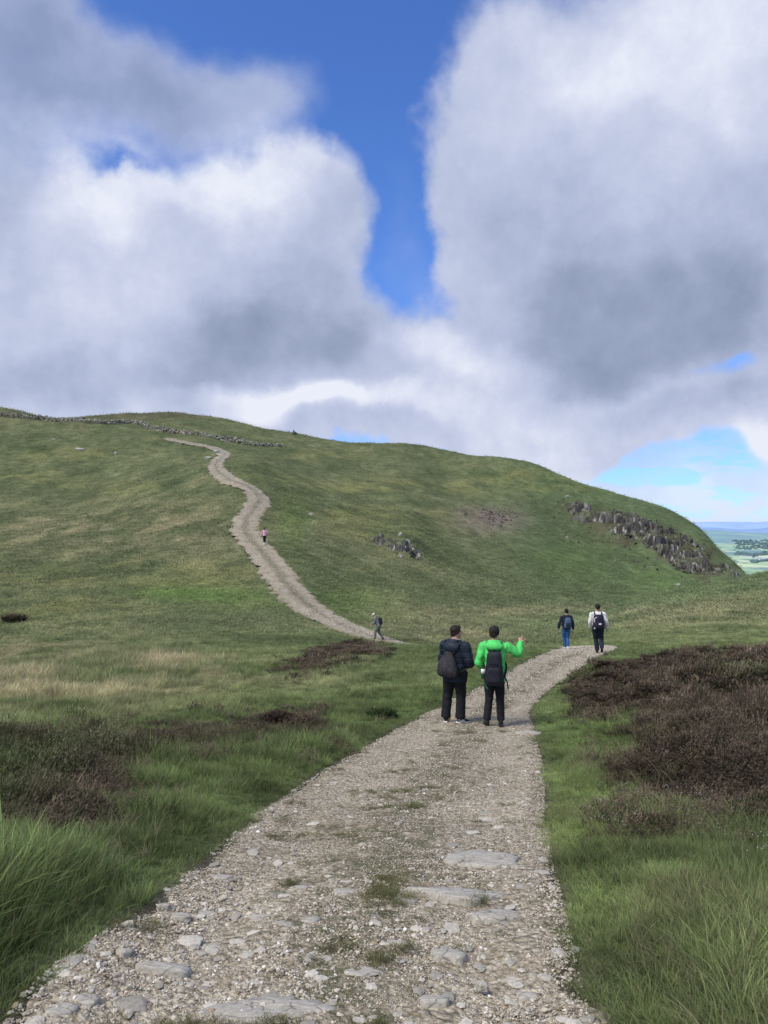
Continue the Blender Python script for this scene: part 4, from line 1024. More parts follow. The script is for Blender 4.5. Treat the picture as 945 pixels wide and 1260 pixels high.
def make_rocks():
    rm = rock_material('crag_rock', 0.35)
    def greys(rg, u, v):
        t = rg.uniform()
        if t < 0.12: c = np.array([0.34, 0.31, 0.29])
        elif t < 0.45: c = np.array([0.165, 0.145, 0.130])
        elif t < 0.75: c = np.array([0.070, 0.068, 0.060])
        else: c = np.array([0.045, 0.058, 0.028])
        return c * rg.uniform(0.7, 1.2)
    def csz(rg, u, v):
        n = float(fbm(np.array([u / 22.0]), np.array([v / 11.0]), 301, 4)[0])
        core = 0.16 * sstep(770, 830, u) + 0.14 * float(blob(u, v, 745, 642, 30, 12)) + 0.02
        w = n + core + rg.normal(0, 0.10)
        return 0 if w < 0.0 else rg.uniform(0.32, 0.85) + (rg.uniform() < 0.14) * rg.uniform(0.3, 1.1)
    fm = rock_material('bedrock_face', 0.0)
    bedrock('rock_crag', CRAG, 118, 200, 0.9, 0.30, 2.4, 341, fm, 'long broken grey rock crag below the right shoulder of the hill', 'crag', 1.0, -0.58)
    OC = [(455,662),(466,661),(480,666),(500,666),(520,674),(518,690),(500,691),(484,685),(468,675)]
    bedrock('rock_outcrop', OC, 86, 122, 0.6, 0.14, 1.1, 361, fm, 'small dark rock outcrop on the hillside right of the upper path', 'outcrop', 0.55, -0.8)
    rock_cluster('crag_blocks', in_poly_points(CRAG, 260, 31), 105, 215, csz, greys, rm, 41, 'loose blocks lying on the ledges of the crag', None, 'stuff', tall=1.1)
    rock_cluster('outcrop_blocks', in_poly_points(OC, 36, 32), 75, 118, lambda rg, u, v: rg.uniform(0.25, 0.7), lambda rg, u, v: (np.array([0.42, 0.41, 0.38]) if rg.uniform() < (0.8 if u < 472 else 0.3) else np.array([0.09, 0.088, 0.082])) * rg.uniform(0.7, 1.3), rm, 42,
                 'loose pale and dark blocks at the small outcrop', None, 'stuff', tall=1.0)
    rock_cluster('scree', [(605 + 26 * a, 638 + 11 * b_) for a, b_ in np.random.default_rng(3).normal(0, 0.6, (150, 2))], 105, 200, lambda rg, u, v: rg.uniform(0.2, 0.7),
                 lambda rg, u, v: np.array([0.17, 0.145, 0.13]) * rg.uniform(0.6, 1.5), rm, 43, 'pinkish brown scree high on the green slope', None, 'stuff')
    rock_cluster('scattered_crag_stones', [(u, v) for u, v in in_poly_points([(690,606),(730,618),(800,640),(860,665),(905,700),(880,716),(830,712),(760,690),(700,665),(675,640)], 170, 77)], 105, 215,
                 lambda rg, u, v: rg.uniform(0.2, 0.6), greys, rm, 44, 'small dark stones scattered around the crag', None, 'stuff')
    # ---- dry stone walls
    wmat = rock_material('wall_stone', 0.15)
    def wall(name, pts, hgt, seed, label, tumble=0.2, ymin=170, ymax=230):
        rg = np.random.default_rng(seed); W = np.array([hit(u, v, ymin, ymax) for u, v in pts]); V = []; Fc = []; C = []; c = 0
        W = catmull(W, 8)
        W2 = [W[0]]
        for p in W[1:]:
            while np.hypot(*(p - W2[-1])) > 0.5: W2.append(W2[-1] + (p - W2[-1]) / np.hypot(*(p - W2[-1])) * 0.5)
        W2 = np.array(W2); Z = ground_z(W2[:, 0], W2[:, 1])
        base = [rock_vf((1, 1, 1), 760 + i, 1, 8, 0.1, 0.25, 0.4) for i in range(10)]
        for k, (x, y) in enumerate(W2):
            top = hgt * (1 + tumble * 1.2 * float(fbm(np.array([k * 0.11]), np.array([seed * 1.0]), 321, 3)[0]))
            z = -0.15
            while z < top:
                s = rg.uniform(0.32, 0.6)
                q = base[rg.integers(10)][0] * [s * 1.3, s * 1.1, s * 0.75]; bf = base[0][1]
                q = rotz(rotx(q, rg.normal(0, .2)), rg.uniform(0, 6.3)) + [x + rg.normal(0, 0.12 + 0.1 * tumble), y + rg.normal(0, 0.15 + 0.3 * tumble), Z[k] + z + s * 0.3]
                V.append(q); Fc.append(bf + c); c += len(q); t = rg.uniform()
                col = (np.array([0.46, 0.44, 0.39]) if t < 0.45 else np.array([0.30, 0.285, 0.25]) if t < 0.8 else np.array([0.12, 0.12, 0.10])) * rg.uniform(0.75, 1.25)
                C.append(np.tile(col, (len(q), 1))); z += s * 0.55
        o = mesh_np(name, np.concatenate(V), np.concatenate(Fc), wmat, False, {'Col': np.concatenate(C)})
        prop(o, label, 'wall')
    wall('dry_stone_wall', [(-60,508.5),(0,513),(30,514),(60,517),(100,521.5),(130,524),(160,524),(185,528),(205,533),(216,535.5)], 1.0, 5, 'long grey dry stone wall along the skyline at upper left', 0.5)
    wall('dry_stone_wall', [(243,536),(262,541),(285,545),(310,549),(335,551.5),(351,552)], 0.85, 6, 'shorter crumbling dry stone wall right of the path top', 0.8)
    rock_cluster('stone_heap', [(218 + a * 18, 534 + a * 2 + b_) for a, b_ in np.random.default_rng(8).uniform(0, 1, (46, 2)) * [1, 1.5]], 165, 215, lambda rg, u, v: rg.uniform(0.6, 1.5),
                 lambda rg, u, v: np.array([0.30, 0.26, 0.21]) * rg.uniform(0.6, 1.3), wmat, 45, 'brownish stone heap at the gap between the two walls', 'stone heap')
    x, y = hit(362.5, 534.8, 200, 262); V = []; Fc = []; C = []; c = 0
    rg = np.random.default_rng(4)
    for (dx, dz, s) in ((0, .3, 1.2), (-.25, .9, .8), (-.4, 1.4, .55), (.5, .25, .9), (.15, .75, .7), (-.6, .2, .8)):
        q, f = rock_vf((s, s, s * 0.9), rg.integers(900), 2, 8, 0.1); V.append(q + [dx, rg.normal(0, .1), dz]); Fc.append(f + c); c += len(q); C.append(np.tile([0.07, 0.08, 0.07], (len(q), 1)))
    o = mesh_np('cairn', np.concatenate(V), np.concatenate(Fc), wmat, False, {'Col': np.concatenate(C)}); o.location = (x, y, float(ground_z(np.array([x]), np.array([y]))[0])); o.scale = (.75, .75, .8)
    prop(o, 'tiny dark pointed cairn standing on the skyline', 'cairn')
    # ---- single boulders on the hill
    bm_ = mat_rock('pale_boulder', (0.26, 0.26, 0.24), (0.48, 0.47, 0.44), scale=1.2, lich=0.3)
    for k, (u, v, wpx, hpx, lab) in enumerate(((98, 553, 10, 4, 'pale flat boulder lying in grass high on the left hillside'), (143, 559.5, 4.5, 3.5, 'small pale boulder right of the larger flat one on the left hillside'),
            (382, 633, 6, 4.5, 'pale boulder on the slope right of the path bend'), (492.5, 660, 4, 6, 'upright white boulder just above the dark rock outcrop'),
            (256, 560, 9, 3.5, 'low grey boulder left of the upper path bend'), (267, 557, 6, 3, 'low grey boulder touching the left side of the upper path bend'),
            (698, 611, 5, 3, 'small pale boulder on the grass above the crag'), (834, 717, 7, 4, 'grey boulder lying in grass below the crag'),
            (66, 541, 4, 2.5, 'tiny pale boulder below the left wall'))):
        x, y = hit(u, v, 70, 250); w = wpx / F * y; h = hpx / F * y
        q, f = rock_vf((w, w * 0.7, h * 1.2), 820 + k, 3, 9, 0.15)
        o = mesh_np('boulder', q, f, bm_, False); o.location = (x, y, float(ground_z(np.array([x]), np.array([y]))[0]) + h * 0.22); prop(o, lab, 'boulder')
    # ---- flat slabs set in the track
    sm = mat_rock('pale_slab', (0.36, 0.335, 0.28), (0.52, 0.49, 0.42), (0.60, 0.58, 0.52), 5.0, 0.0, 0.012, (0.6, 1.8, 1), 0.5)
    SL = [(322,1243,196,34,0.10,'largest grey bedrock slab at the bottom edge of the track'),
          (566,1103,140,25,-0.16,'long pointed grey slab across the right half of the track'),
          (199,1192,78,13,0.06,'long thin slab near the lower left verge'),
          (106,1232,36,20,0.05,'blocky slab in the lower left corner of the track'),
          (427,1098,36,17,0.0,'rounded grey slab just left of the track centre'),
          (371,1094,26,11,-0.05,'small grey slab left of the rounded slab'),
          (446,1194,48,22,0.0,'pale broad slab in the middle of the lower track'),
          (494,1163,26,14,-0.2,'small leaf-shaped slab below the track centre'),
          (552,1174,50,15,-0.22,'tilted slab with notched edge right of the leaf-shaped slab'),
          (155,1177,23,11,0.05,'white stone slab by the left verge'),
          (590,1057,96,17,0.02,'wide pale slab flush with the right half of the track'),
          (270,1079,34,10,0.1,'pale slab by the left verge beside the tall grass'),
          (648,1222,32,10,0.0,'small slab near the lower right verge'),
          (671,1201,22,9,-0.15,'dark edged slab touching the lower right verge'),
          (592,1216,18,17,-0.5,'steeply tilted stone between the lower slabs'),
          (222,1128,28,8,0.0,'thin grey slab beside the left verge below the white pebble'),
          (201,1117,18,13,0.4,'upright grey stone beside the left verge'),
          (203,1064,15,8,0.0,'small white stone at the edge of the left grass'),
          (500,1107,28,8,0.0,'small flat slab left of the long pointed slab'),
          (148,1119,15,7,0.0,'white stone lying against the left grass verge'),
          (74,1244,40,16,0.3,'dull slab half buried in the lower left verge'),
          (612,1128,70,13,-0.12,'narrow ridge of slab below the long pointed slab'),
          (652,903,34,4,-0.05,'flat pale slab in the track behind the green jacket walker'),
          (380,1136,34,8,0.05,'low brown-grey slab in the left half of the track'),
          (536,1232,40,12,0.0,'dull flat slab at the bottom of the track right of the bedrock')]
    SLZ = {0: 0.006, 1: 0.010, 9: 0.018, 16: 0.022, 17: 0.02, 14: 0.018, 7: 0.010, 4: 0.010}
    for k, (u, v, w, h, a, lab) in enumerate(SL):
        x, y = hit(u, v, 1.5, 30); W = w / F * y
        dv = hit(u, v - h / 2, 1.5, 30)[1] - hit(u, v + h / 2, 1.5, 30)[1]
        Dp = min(max(abs(dv), 0.05), W * 0.75); T = min(0.08, 0.25 * W); W *= 1.0
        rg = np.random.default_rng(900 + k); n = 26; V = []; Fc = []
        th = np.linspace(0, 2 * math.pi, n, endpoint=False)
        nc = rg.integers(6, 9); ca = np.sort((np.arange(nc) + rg.uniform(-.32, .32, nc)) / nc * 2 * math.pi); cr = rg.uniform(0.78, 1.18, nc)
        cx_, cy_ = np.cos(ca) * cr, np.sin(ca) * cr
        seg = np.linspace(0, nc, n, endpoint=False); i0 = seg.astype(int); fr = seg - i0; i1 = (i0 + 1) % nc
        px = (cx_[i0] * (1 - fr) + cx_[i1] * fr + rg.normal(0, 0.05, n)) * W / 2; py = (cy_[i0] * (1 - fr) + cy_[i1] * fr + rg.normal(0, 0.05, n)) * Dp / 2
        if k in (1, 7): py *= np.clip(0.25 + 0.9 * (px / W + 0.5), 0.1, 1.0)
        rings = [(1.0, -T), (1.0, -0.012), (0.985, 0.004), (0.95, 0.010), (0.7, 0.014), (0.4, 0.016), (0.15, 0.015)]
        for s, zz in rings:
            for i in range(n): V.append((px[i] * s, py[i] * s, zz))
        V.append((0, 0, 0.015)); V = np.array(V)
        V[:, 2] += np.where(V[:, 2] > -0.02, 0.016 * fbm(V[:, 0] * 9, V[:, 1] * 16, 950 + k, 3) * min(1, W * 4), 0)
        for r_ in range(len(rings) - 1):
            for i in range(n): j = (i + 1) % n; Fc.append((r_ * n + i, r_ * n + j, (r_ + 1) * n + j, (r_ + 1) * n + i))
        for i in range(n): Fc.append(((len(rings) - 1) * n + i, (len(rings) - 1) * n + (i + 1) % n, len(V) - 1))
        o = mesh_np('stone_slab', V, Fc, sm, True)
        dzx = float(base_z(np.array([x + .1]), np.array([y]))[0] - base_z(np.array([x - .1]), np.array([y]))[0]) / .2
        dzy = float(base_z(np.array([x]), np.array([y + .1]))[0] - base_z(np.array([x]), np.array([y - .1]))[0]) / .2
        nn = 0.03 * float(fbm(np.array([x * 1.6]), np.array([y * 1.6]), 81, 3)[0])
        o.location = (x, y, float(base_z(np.array([x]), np.array([y]))[0]) + nn + SLZ.get(k, 0.002))
        o.rotation_euler = (math.atan(dzy) + rg.normal(0, 0.015), -math.atan(dzx), a)
        prop(o, lab, 'slab')
    # ---- lone heather clumps
    hm = MAT['heath_solid']
    for k, (u, v, wpx, lab) in enumerate(((17, 764, 22, 'lone dark round heather clump on the hillside at far left'), (341, 893, 32, 'round heather clump beside the grass left of the navy jacket walker'),
                                          (372, 896, 26, 'smaller heather clump next to the round one left of the walkers'), (470, 886, 26, 'dark green tussock at the grass edge left of the walkers'))):
        x, y = hit(u, v, 8, 90); W = wpx / F * y; t = heather_tuft('heather_clump', 260 if y < 30 else 150, 540 + k, 0.05, 'heath_solid')
        me = t.data; n = len(me.vertices); a = np.empty(n * 3, np.float32); me.vertices.foreach_get('co', a); a = a.reshape(-1, 3)
        a *= [W, W, W * 0.55]; me.vertices.foreach_set('co', a.ravel())
        c = (0.075, 0.05, 0.042) if k != 3 else (0.045, 0.075, 0.03)
        at = me.attributes.new('Col', 'FLOAT_COLOR', 'POINT'); at.data.foreach_set('color', np.tile([*c, 1], (n, 1)).astype(np.float32).ravel()); me.update()
        t.name = 'heather_clump' if k != 3 else 'grass_tussock'
        SC.collection.objects.link(t); t.location = (x, y, float(ground_z(np.array([x]), np.array([y]))[0]) - 0.03); prop(t, lab, 'heather' if k != 3 else 'tussock')
# ------------------------------------------------------------------ people
def vec(*a): return np.array(a, float)
def tube(pts, rad, n=16, ref=(1, 0, 0), sq=2.0):
    """closed tube through pts; rad = list of r or (a, b); a is measured along ref"""
    pts = np.array(pts, float); R = [(r, r) if np.isscalar(r) else r for r in rad]
    m = len(pts); V = []; Fc = []; ref = np.array(ref, float)
    for i in range(m):
        t = pts[min(i + 1, m - 1)] - pts[max(i - 1, 0)]; t /= np.linalg.norm(t) + 1e-9
        a = ref - t * (ref @ t)
        if np.linalg.norm(a) < 1e-3: a = np.cross(t, [0, 1, 0.1])
        a /= np.linalg.norm(a); b = np.cross(t, a)
        for k in range(n):
            th = 2 * math.pi * k / n; c, s = math.cos(th), math.sin(th)
            q = (abs(c) ** sq + abs(s) ** sq) ** (-1 / sq)
            V.append(pts[i] + a * c * q * R[i][0] + b * s * q * R[i][1])
    for i in range(m - 1):
        for k in range(n):
            j = (k + 1) % n; Fc.append((i*n+k, i*n+j, (i+1)*n+j, (i+1)*n+k))
    Fc.append(tuple(range(n))[::-1]); Fc.append(tuple((m - 1) * n + k for k in range(n)))
    return np.array(V), Fc
def smooth_tube(pts, rad, k=5, **kw):
    P = np.array([list(p) + ([r, r] if np.isscalar(r) else list(r)) for p, r in zip(pts, rad)], float)
    C = catmull(P, k); return tube(C[:, :3], [(max(a, .002), max(b, .002)) for a, b in C[:, 3:5]], **kw)
def ellipsoid(c, r, yaw=0, pitch=0, roll=0):
    bm = bmesh.new(); bmesh.ops.create_uvsphere(bm, u_segments=20, v_segments=14, radius=1)
    V = np.array([v.co[:] for v in bm.verts]) * np.array(r); Fc = [tuple(v.index for v in f.verts) for f in bm.faces]; bm.free()
    V = rotz(rotx(roty(V, roll), pitch), yaw)
    return V + np.array(c), Fc
def box_piece(c, h, sq=5.0, taper=1.0, n=24):
    cx, cy, cz = c; a, b, hz = h
    return smooth_tube([(cx, cy, cz - hz), (cx, cy, cz - hz * 0.8), (cx, cy, cz), (cx, cy, cz + hz * 0.8), (cx, cy, cz + hz)],
                       [(a * .75, b * .6), (a * 1.0, b), (a * (1 + taper) / 2, b), (a * taper, b * .85), (a * .75 * taper, b * .5)], 4, n=n, sq=sq)

def solid(name, pieces, voxel, mat, parent, smooth=4, fold=0.0, freq=7.0, aniso=(1, 1, 1), seed=0, extra=None, scale=1.0, factor=0.5):
    V = []; Fc = []; c = 0
    for v, f in pieces:
        V.append(v); Fc += [tuple(i + c for i in q) for q in f]; c += len(v)
    me = bpy.data.meshes.new(name); me.from_pydata([tuple(p) for p in np.concatenate(V) * scale], [], Fc)
    o = bpy.data.objects.new(name, me); SC.collection.objects.link(o)
    md = o.modifiers.new('r', 'REMESH'); md.mode = 'VOXEL'; md.voxel_size = voxel * scale
    md.use_smooth_shade = True
    if smooth:
        ms = o.modifiers.new('s', 'SMOOTH'); ms.iterations = smooth; ms.factor = factor
    dg = bpy.context.evaluated_depsgraph_get()
    nm = bpy.data.meshes.new_from_object(o.evaluated_get(dg), depsgraph=dg)
    o.modifiers.clear(); o.data = nm; nm.name = name; bpy.data.meshes.remove(me)
    n = len(nm.vertices)
    if n and (fold or extra is not None):
        co = np.empty(n * 3, np.float32); nm.vertices.foreach_get('co', co); co = co.reshape(-1, 3).astype(float)
        no = np.empty(n * 3, np.float32); nm.vertex_normals.foreach_get('vector', no); no = no.reshape(-1, 3)
        q = co / scale * np.array(aniso)
        d = fold * (1.0 - 2.2 * np.abs(noise3(q * freq, seed)) + 0.6 * noise3(q * freq * 2.3, seed + 3)) if fold else np.zeros(n)
        if extra is not None: d = d + extra(co / scale)
        co = co + no * d[:, None]
        nm.vertices.foreach_set('co', co.astype(np.float32).ravel()); nm.update()
    nm.materials.clear(); nm.materials.append(mat)
    nm.polygons.foreach_set('use_smooth', np.full(len(nm.polygons), True))
    if parent: o.parent = parent
    return o

def hand_pieces(w, d, up, side, curl=0.6, point=False, thumb_up=False):
    """w wrist, d direction of the hand, up = back of the hand normal, side=+1 right / -1 left"""
    d = d / np.linalg.norm(d); up = up - d * (up @ d); up /= np.linalg.norm(up); lat = np.cross(d, up)
    P = [smooth_tube([w - d * .03, w + d * .03, w + d * .075, w + d * .095], [(.027, .02), (.034, .017), (.040, .015), (.034, .012)], 3, n=12, ref=lat)]
    for k in range(4):
        L = (.072, .080, .075, .060)[k]; b = w + d * .088 + lat * (.030 - .0195 * k) * 1.0
        c = curl if not (point and k == 0) else 0.05
        if point and k > 0: c = 1.5
        p = [b - d * .02]; a = 0
        for s in (.42, .32, .26):
            a += c * 0.9; p.append(p[-1] + (d * math.cos(a) - up * math.sin(a)) * L * s)
        p[0] = b - d * .03
        P.append(tube(p, [.0098, .0095, .0088, .0072], n=8, ref=lat))
    tb = w + d * .03 + lat * .03
    td = (lat * .75 + d * .65) if not thumb_up else (lat * .9 + d * .4); td /= np.linalg.norm(td)
    P.append(tube([tb - lat * .012, tb + td * .028, tb + td * .050 + d * .006, tb + td * .062 + d * .022], [.013, .0115, .0105, .008], n=8))
    return P

STAND = dict(pelvis=(0, 0, .93), chest=(0, 0, 1.27), neck=(0, 0, 1.47), head=(0, .015, 1.635), yaw=0, nod=0,
             sh=((-.185, 0, 1.415), (.185, 0, 1.415)), el=((-.24, -.03, 1.13), (.24, -.03, 1.13)), wr=((-.25, .05, .88), (.25, .05, .88)),
             hip=((-.09, 0, .90), (.09, 0, .90)), kn=((-.10, .02, .49), (.10, .02, .49)), an=((-.11, -.01, .085), (.11, -.01, .085)), toe=(0.1, -0.1), pitch=(0, 0))

def make_figure(label, loc, rz, H, pose, spec, near=False):
    p = dict(STAND); p.update(pose); J = {k: (np.array(v, float) if k not in ('yaw', 'nod', 'toe', 'pitch') else v) for k, v in p.items()}
    S = H / 1.755
    root = empty('person', loc, rz); prop(root, label, 'person')
    # feet follow the slope of the ground
    cz, sz = math.cos(rz), math.sin(rz)
    for i in (0, 1):
        lx, ly = J['an'][i][0] * S, J['an'][i][1] * S
        gx = loc[0] + lx * cz - ly * sz; gy = loc[1] + lx * sz + ly * cz
        dz = (float(base_z(np.array([gx]), np.array([gy]))[0]) + 0.012 - loc[2]) / S
        if abs(dz) < 0.2: J['an'][i][2] += dz; J['kn'][i][2] += dz * 0.4
    bulk = spec.get('bulk', 1.0); vx = spec.get('vx', 0.009 if near else 0.016); bv = 0.0055 if near else 0.014
    yaw = J['yaw']; nod = J['nod']; hc = J['head']
    def hp(x, y, z):      # head-space point
        return rotz(rotx(np.array([[x, y, z]], float), nod), yaw)[0] + hc
    def hell(x, y, z, r): return ellipsoid(hp(x, y, z), r, yaw, nod)
    # ---- body: one continuous surface
    B = [hell(0, -.012, .03, (.074, .092, .088)), hell(0, .022, -.035, (.057, .070, .078)), hell(0, .045, -.075, (.038, .04, .032)),
         smooth_tube([J['neck'] + [0, 0, -.06], J['neck'], (J['neck'] + hc) / 2 + [0, -.01, 0], hc + [0, -.015, -.02]], [.072, .060, .056, .058], 4),
         tube([hp(0, .085, .028), hp(0, .104, -.012), hp(0, .100, -.028)], [.008, .013, .012], n=8)]
    for s in (-1, 1): B.append(ellipsoid(hp(s * .076, -.004, 0.0), (.010, .019, .031), yaw + s * -.25, nod))
    for dz_, rr in ((-.052, .009), (-.063, .010)): B.append(ellipsoid(hp(0, .086, dz_), (.023, .009, rr * .6), yaw, nod))
    pel, che, nk = J['pelvis'], J['chest'], J['neck']
    B.append(smooth_tube([pel + [0, 0, -.06], pel, (pel + che) / 2, che, nk + [0, 0, -.08], nk], [(.13, .10), (.15, .11), (.13, .10), (.16, .11), (.13, .09), (.06, .06)], 4, n=20))
    for i in (0, 1):
        B.append(smooth_tube([J['sh'][i] * [.9, 1, 1], J['sh'][i], (J['sh'][i] + J['el'][i]) / 2, J['el'][i], (J['el'][i] * .6 + J['wr'][i] * .4), J['wr'][i]], [.050, .052, .046, .038, .038, .026], 4, n=12))
        B.append(smooth_tube([J['hip'][i], (J['hip'][i] + J['kn'][i]) / 2, J['kn'][i], J['kn'][i] * .6 + J['an'][i] * .4, J['an'][i]], [.085, .075, .055, .055, .036], 4, n=12))
        hd = spec.get('hand', {}).get(i, {}); d = np.array(hd.get('d', J['wr'][i] - J['el'][i]), float)
        B += hand_pieces(J['wr'][i], d, np.array(hd.get('up', (1 if i else -1, 0, 0.2)), float), 1, hd.get('curl', .45), hd.get('point', False), hd.get('thumb', False))
        ft = np.array([math.sin(-J['toe'][i]) * -1, math.cos(J['toe'][i]), 0])
        B.append(smooth_tube([J['an'][i] + [0, 0, .03], J['an'][i] + [0, 0, -.03] , J['an'][i] + ft * .09 + [0, 0, -.05]], [.036, .038, .028], 3))
    solid('body', B, bv, spec['skin'], root, 2, scale=S)
    # ---- eyes, hair
    if near:
        for s in (-1, 1):
            v, f = ellipsoid(hp(s * .031, .076, .012), (.012, .008, .006), yaw, nod); mesh_np('eye', v * S, f, MAT['eye'], True, parent=root)
    if spec.get('hair'):
        HP = [hell(0, -.022, .048, (.084, .095, .085)), hell(0, -.050, -.005, (.072, .060, .070)), hell(0, .035, .088, (.060, .055, .035))] + \
             [hell(s * .070, -.02, .015, (.014, .045, .04)) for s in (-1, 1)]
        if spec.get('pony'):
            HP.append(smooth_tube([hp(0, -.09, .03), hp(0, -.13, .0), hp(0, -.12, -.12), hp(0, -.10, -.20)], [.025, .035, .04, .012], 4))
        solid('hair', HP, .008 if near else .014, spec['hair'], root, 2, .010, 26, seed=3, scale=S)
    if spec.get('cap'):
        HP = [hell(0, -.01, .075, (.090, .105, .062)), ellipsoid(hp(0, .115, .055), (.070, .060, .010), yaw, nod + .15)]
        solid('cap', HP, .010, spec['cap'], root, 2, scale=S)
    # ---- trousers
    tr = spec.get('tr', 1.0)
    T = [smooth_tube([pel + [0, 0, .08], pel, pel + [0, 0, -.09]], [(.155 * bulk, .115 * bulk), (.168 * bulk, .125 * bulk), (.150 * bulk, .115 * bulk)], 4, n=20)]
    for i in (0, 1):
        h, k, a = J['hip'][i], J['kn'][i], J['an'][i]
        T.append(smooth_tube([h + [0, 0, .02], h * .5 + k * .5, k, k * .55 + a * .45, a + (k - a) * spec.get('hem', .03)],
                             [.100 * tr * bulk, .090 * tr, .071 * tr, .069 * tr, spec.get('hemr', .064) * tr], 5, n=16))
    solid('trousers' if not spec.get('leggings') else 'leggings', T, vx, spec['trousers'], root, 3, spec.get('tfold', .007), 6.5, (1, 1, 1.6), 7, scale=S)
    if spec.get('socks'):
        for i in (0, 1):
            k, a = J['kn'][i], J['an'][i]; solid('sock', [tube([a + (k - a) * .30, a], [.046, .042])], .012, spec['socks'], root, 1, scale=S)
    # ---- jacket / top
    jb = spec.get('jb', 1.0) * bulk; hemz = spec.get('jhem', -.09); sl = spec.get('sl', 1.0)
    Jk = [smooth_tube([pel + [0, 0, hemz], pel + [0, 0, .02], (pel * .55 + che * .45), che, che * .35 + nk * .65 + [0, 0, -.01], nk + [0, 0, .0], nk + [0, -.005, .025]],
                      [(.182 * jb, .138 * jb), (.180 * jb, .140 * jb), (.168 * jb, .132 * jb), (.190 * jb, .140 * jb), (.160 * jb, .112 * jb), (.088, .080), (.072, .068)], 5, n=24)]
    for i in (0, 1):
        s_, e, w = J['sh'][i], J['el'][i], J['wr'][i]
        Jk.append(smooth_tube([s_ * [.45, 1, 1] + [0, 0, -.035], s_ + [0, 0, -.005], s_ * .5 + e * .5, e, e * .5 + w * .5, w + (w - e) * .04],
                              [.085 * sl, .074 * sl, .067 * sl, .062 * sl, .055 * sl, .043 * sl], 5, n=16))
    ex = None
    if spec.get('quilt'):
        ex = lambda co: -0.007 * np.exp(-((np.mod(co[:, 2] + .015 * np.sin(co[:, 0] * 9), .105) - .05) / .012) ** 2)
    if spec.get('hood'):
        hx, hy, hz, hr = spec['hood']
        c = nk + np.array([hx, hy, hz])
        hd = [ellipsoid(c, hr, 0, -.35), smooth_tube([nk + [-.10, .03, .01], nk + [-.085, -.07, .02], nk + [0, -.115, .02], nk + [.085, -.07, .02], nk + [.10, .03, .01]], [.026, .034, .038, .034, .026], 5, n=10)]
        solid('hood', hd, vx, spec['jacket'], root, 3, .008, 9, seed=5, scale=S)
    solid(spec.get('topname', 'jacket'), Jk, vx, spec['jacket'], root, 3, spec.get('jfold', .010), spec.get('jf', 6.0), spec.get('jan', (1, 1, 1.3)), 11, ex, scale=S)
    if spec.get('vest'):
        solid('vest', [smooth_tube([pel + [0, 0, hemz], pel + [0, 0, .05], che, che * .35 + nk * .65, nk + [0, 0, -.03]], [(.19 * jb, .145 * jb), (.186 * jb, .145 * jb), (.187 * jb, .146 * jb), (.145 * jb, .11 * jb), (.08, .08)], 5, n=24)], vx, spec['vest'], root, 2, scale=S)
    # ---- shoes
    for i in (0, 1):
        a = J['an'][i]; t = J['toe'][i]; pt = J['pitch'][i] if not np.isscalar(J['pitch']) else 0
        def sp(x, y, z):
            return rotz(rotx(np.array([[x, y, z]], float), pt), t)[0] + a
        bt = spec.get('boot', 0)
        P = [smooth_tube([sp(0, -.045, -.03), sp(0, 0, -.035), sp(0, .07, -.045), sp(0, .13, -.055), sp(0, .175, -.062)], [(.036, .040), (.042, .045), (.044, .036), (.043, .028), (.028, .018)], 4, n=14),
             smooth_tube([sp(0, -.01, -.03), sp(0, -.012, .01 + .05 * bt)], [(.043, .050), (.046, .052)], 3, n=14)]
        sh = solid('shoe' if not bt else 'boot', P, .007 if near else .013, spec['shoe'], root, 2, scale=S)
        so = solid('sole', [smooth_tube([sp(0, -.075, -.076), sp(0, -.03, -.076), sp(0, .04, -.076), sp(0, .11, -.076), sp(0, .185, -.074)], [(.030, .013), (.043, .013), (.040, .013), (.050, .013), (.025, .010)], 4, n=14, sq=3)],
                   .007 if near else .013, spec.get('sole', spec['shoe']), sh, 1, scale=S)
        if spec.get('stripe') and i == spec['stripe'] - 1:
            for zz, yy, ln in ((-.028, .05, .05), (-.045, .035, .09), (-.020, -.03, .02)):
                for sd in (-1, 1):
                    v, f = tube([sp(sd * .040, yy - ln / 2, zz), sp(sd * .041, yy + ln / 2, zz - .012)], [.012, .010], n=8); mesh_np('shoe_panel', v * S, f, MAT['white_leather'], True, parent=sh)
    root['_S'] = S
    return root, J, S

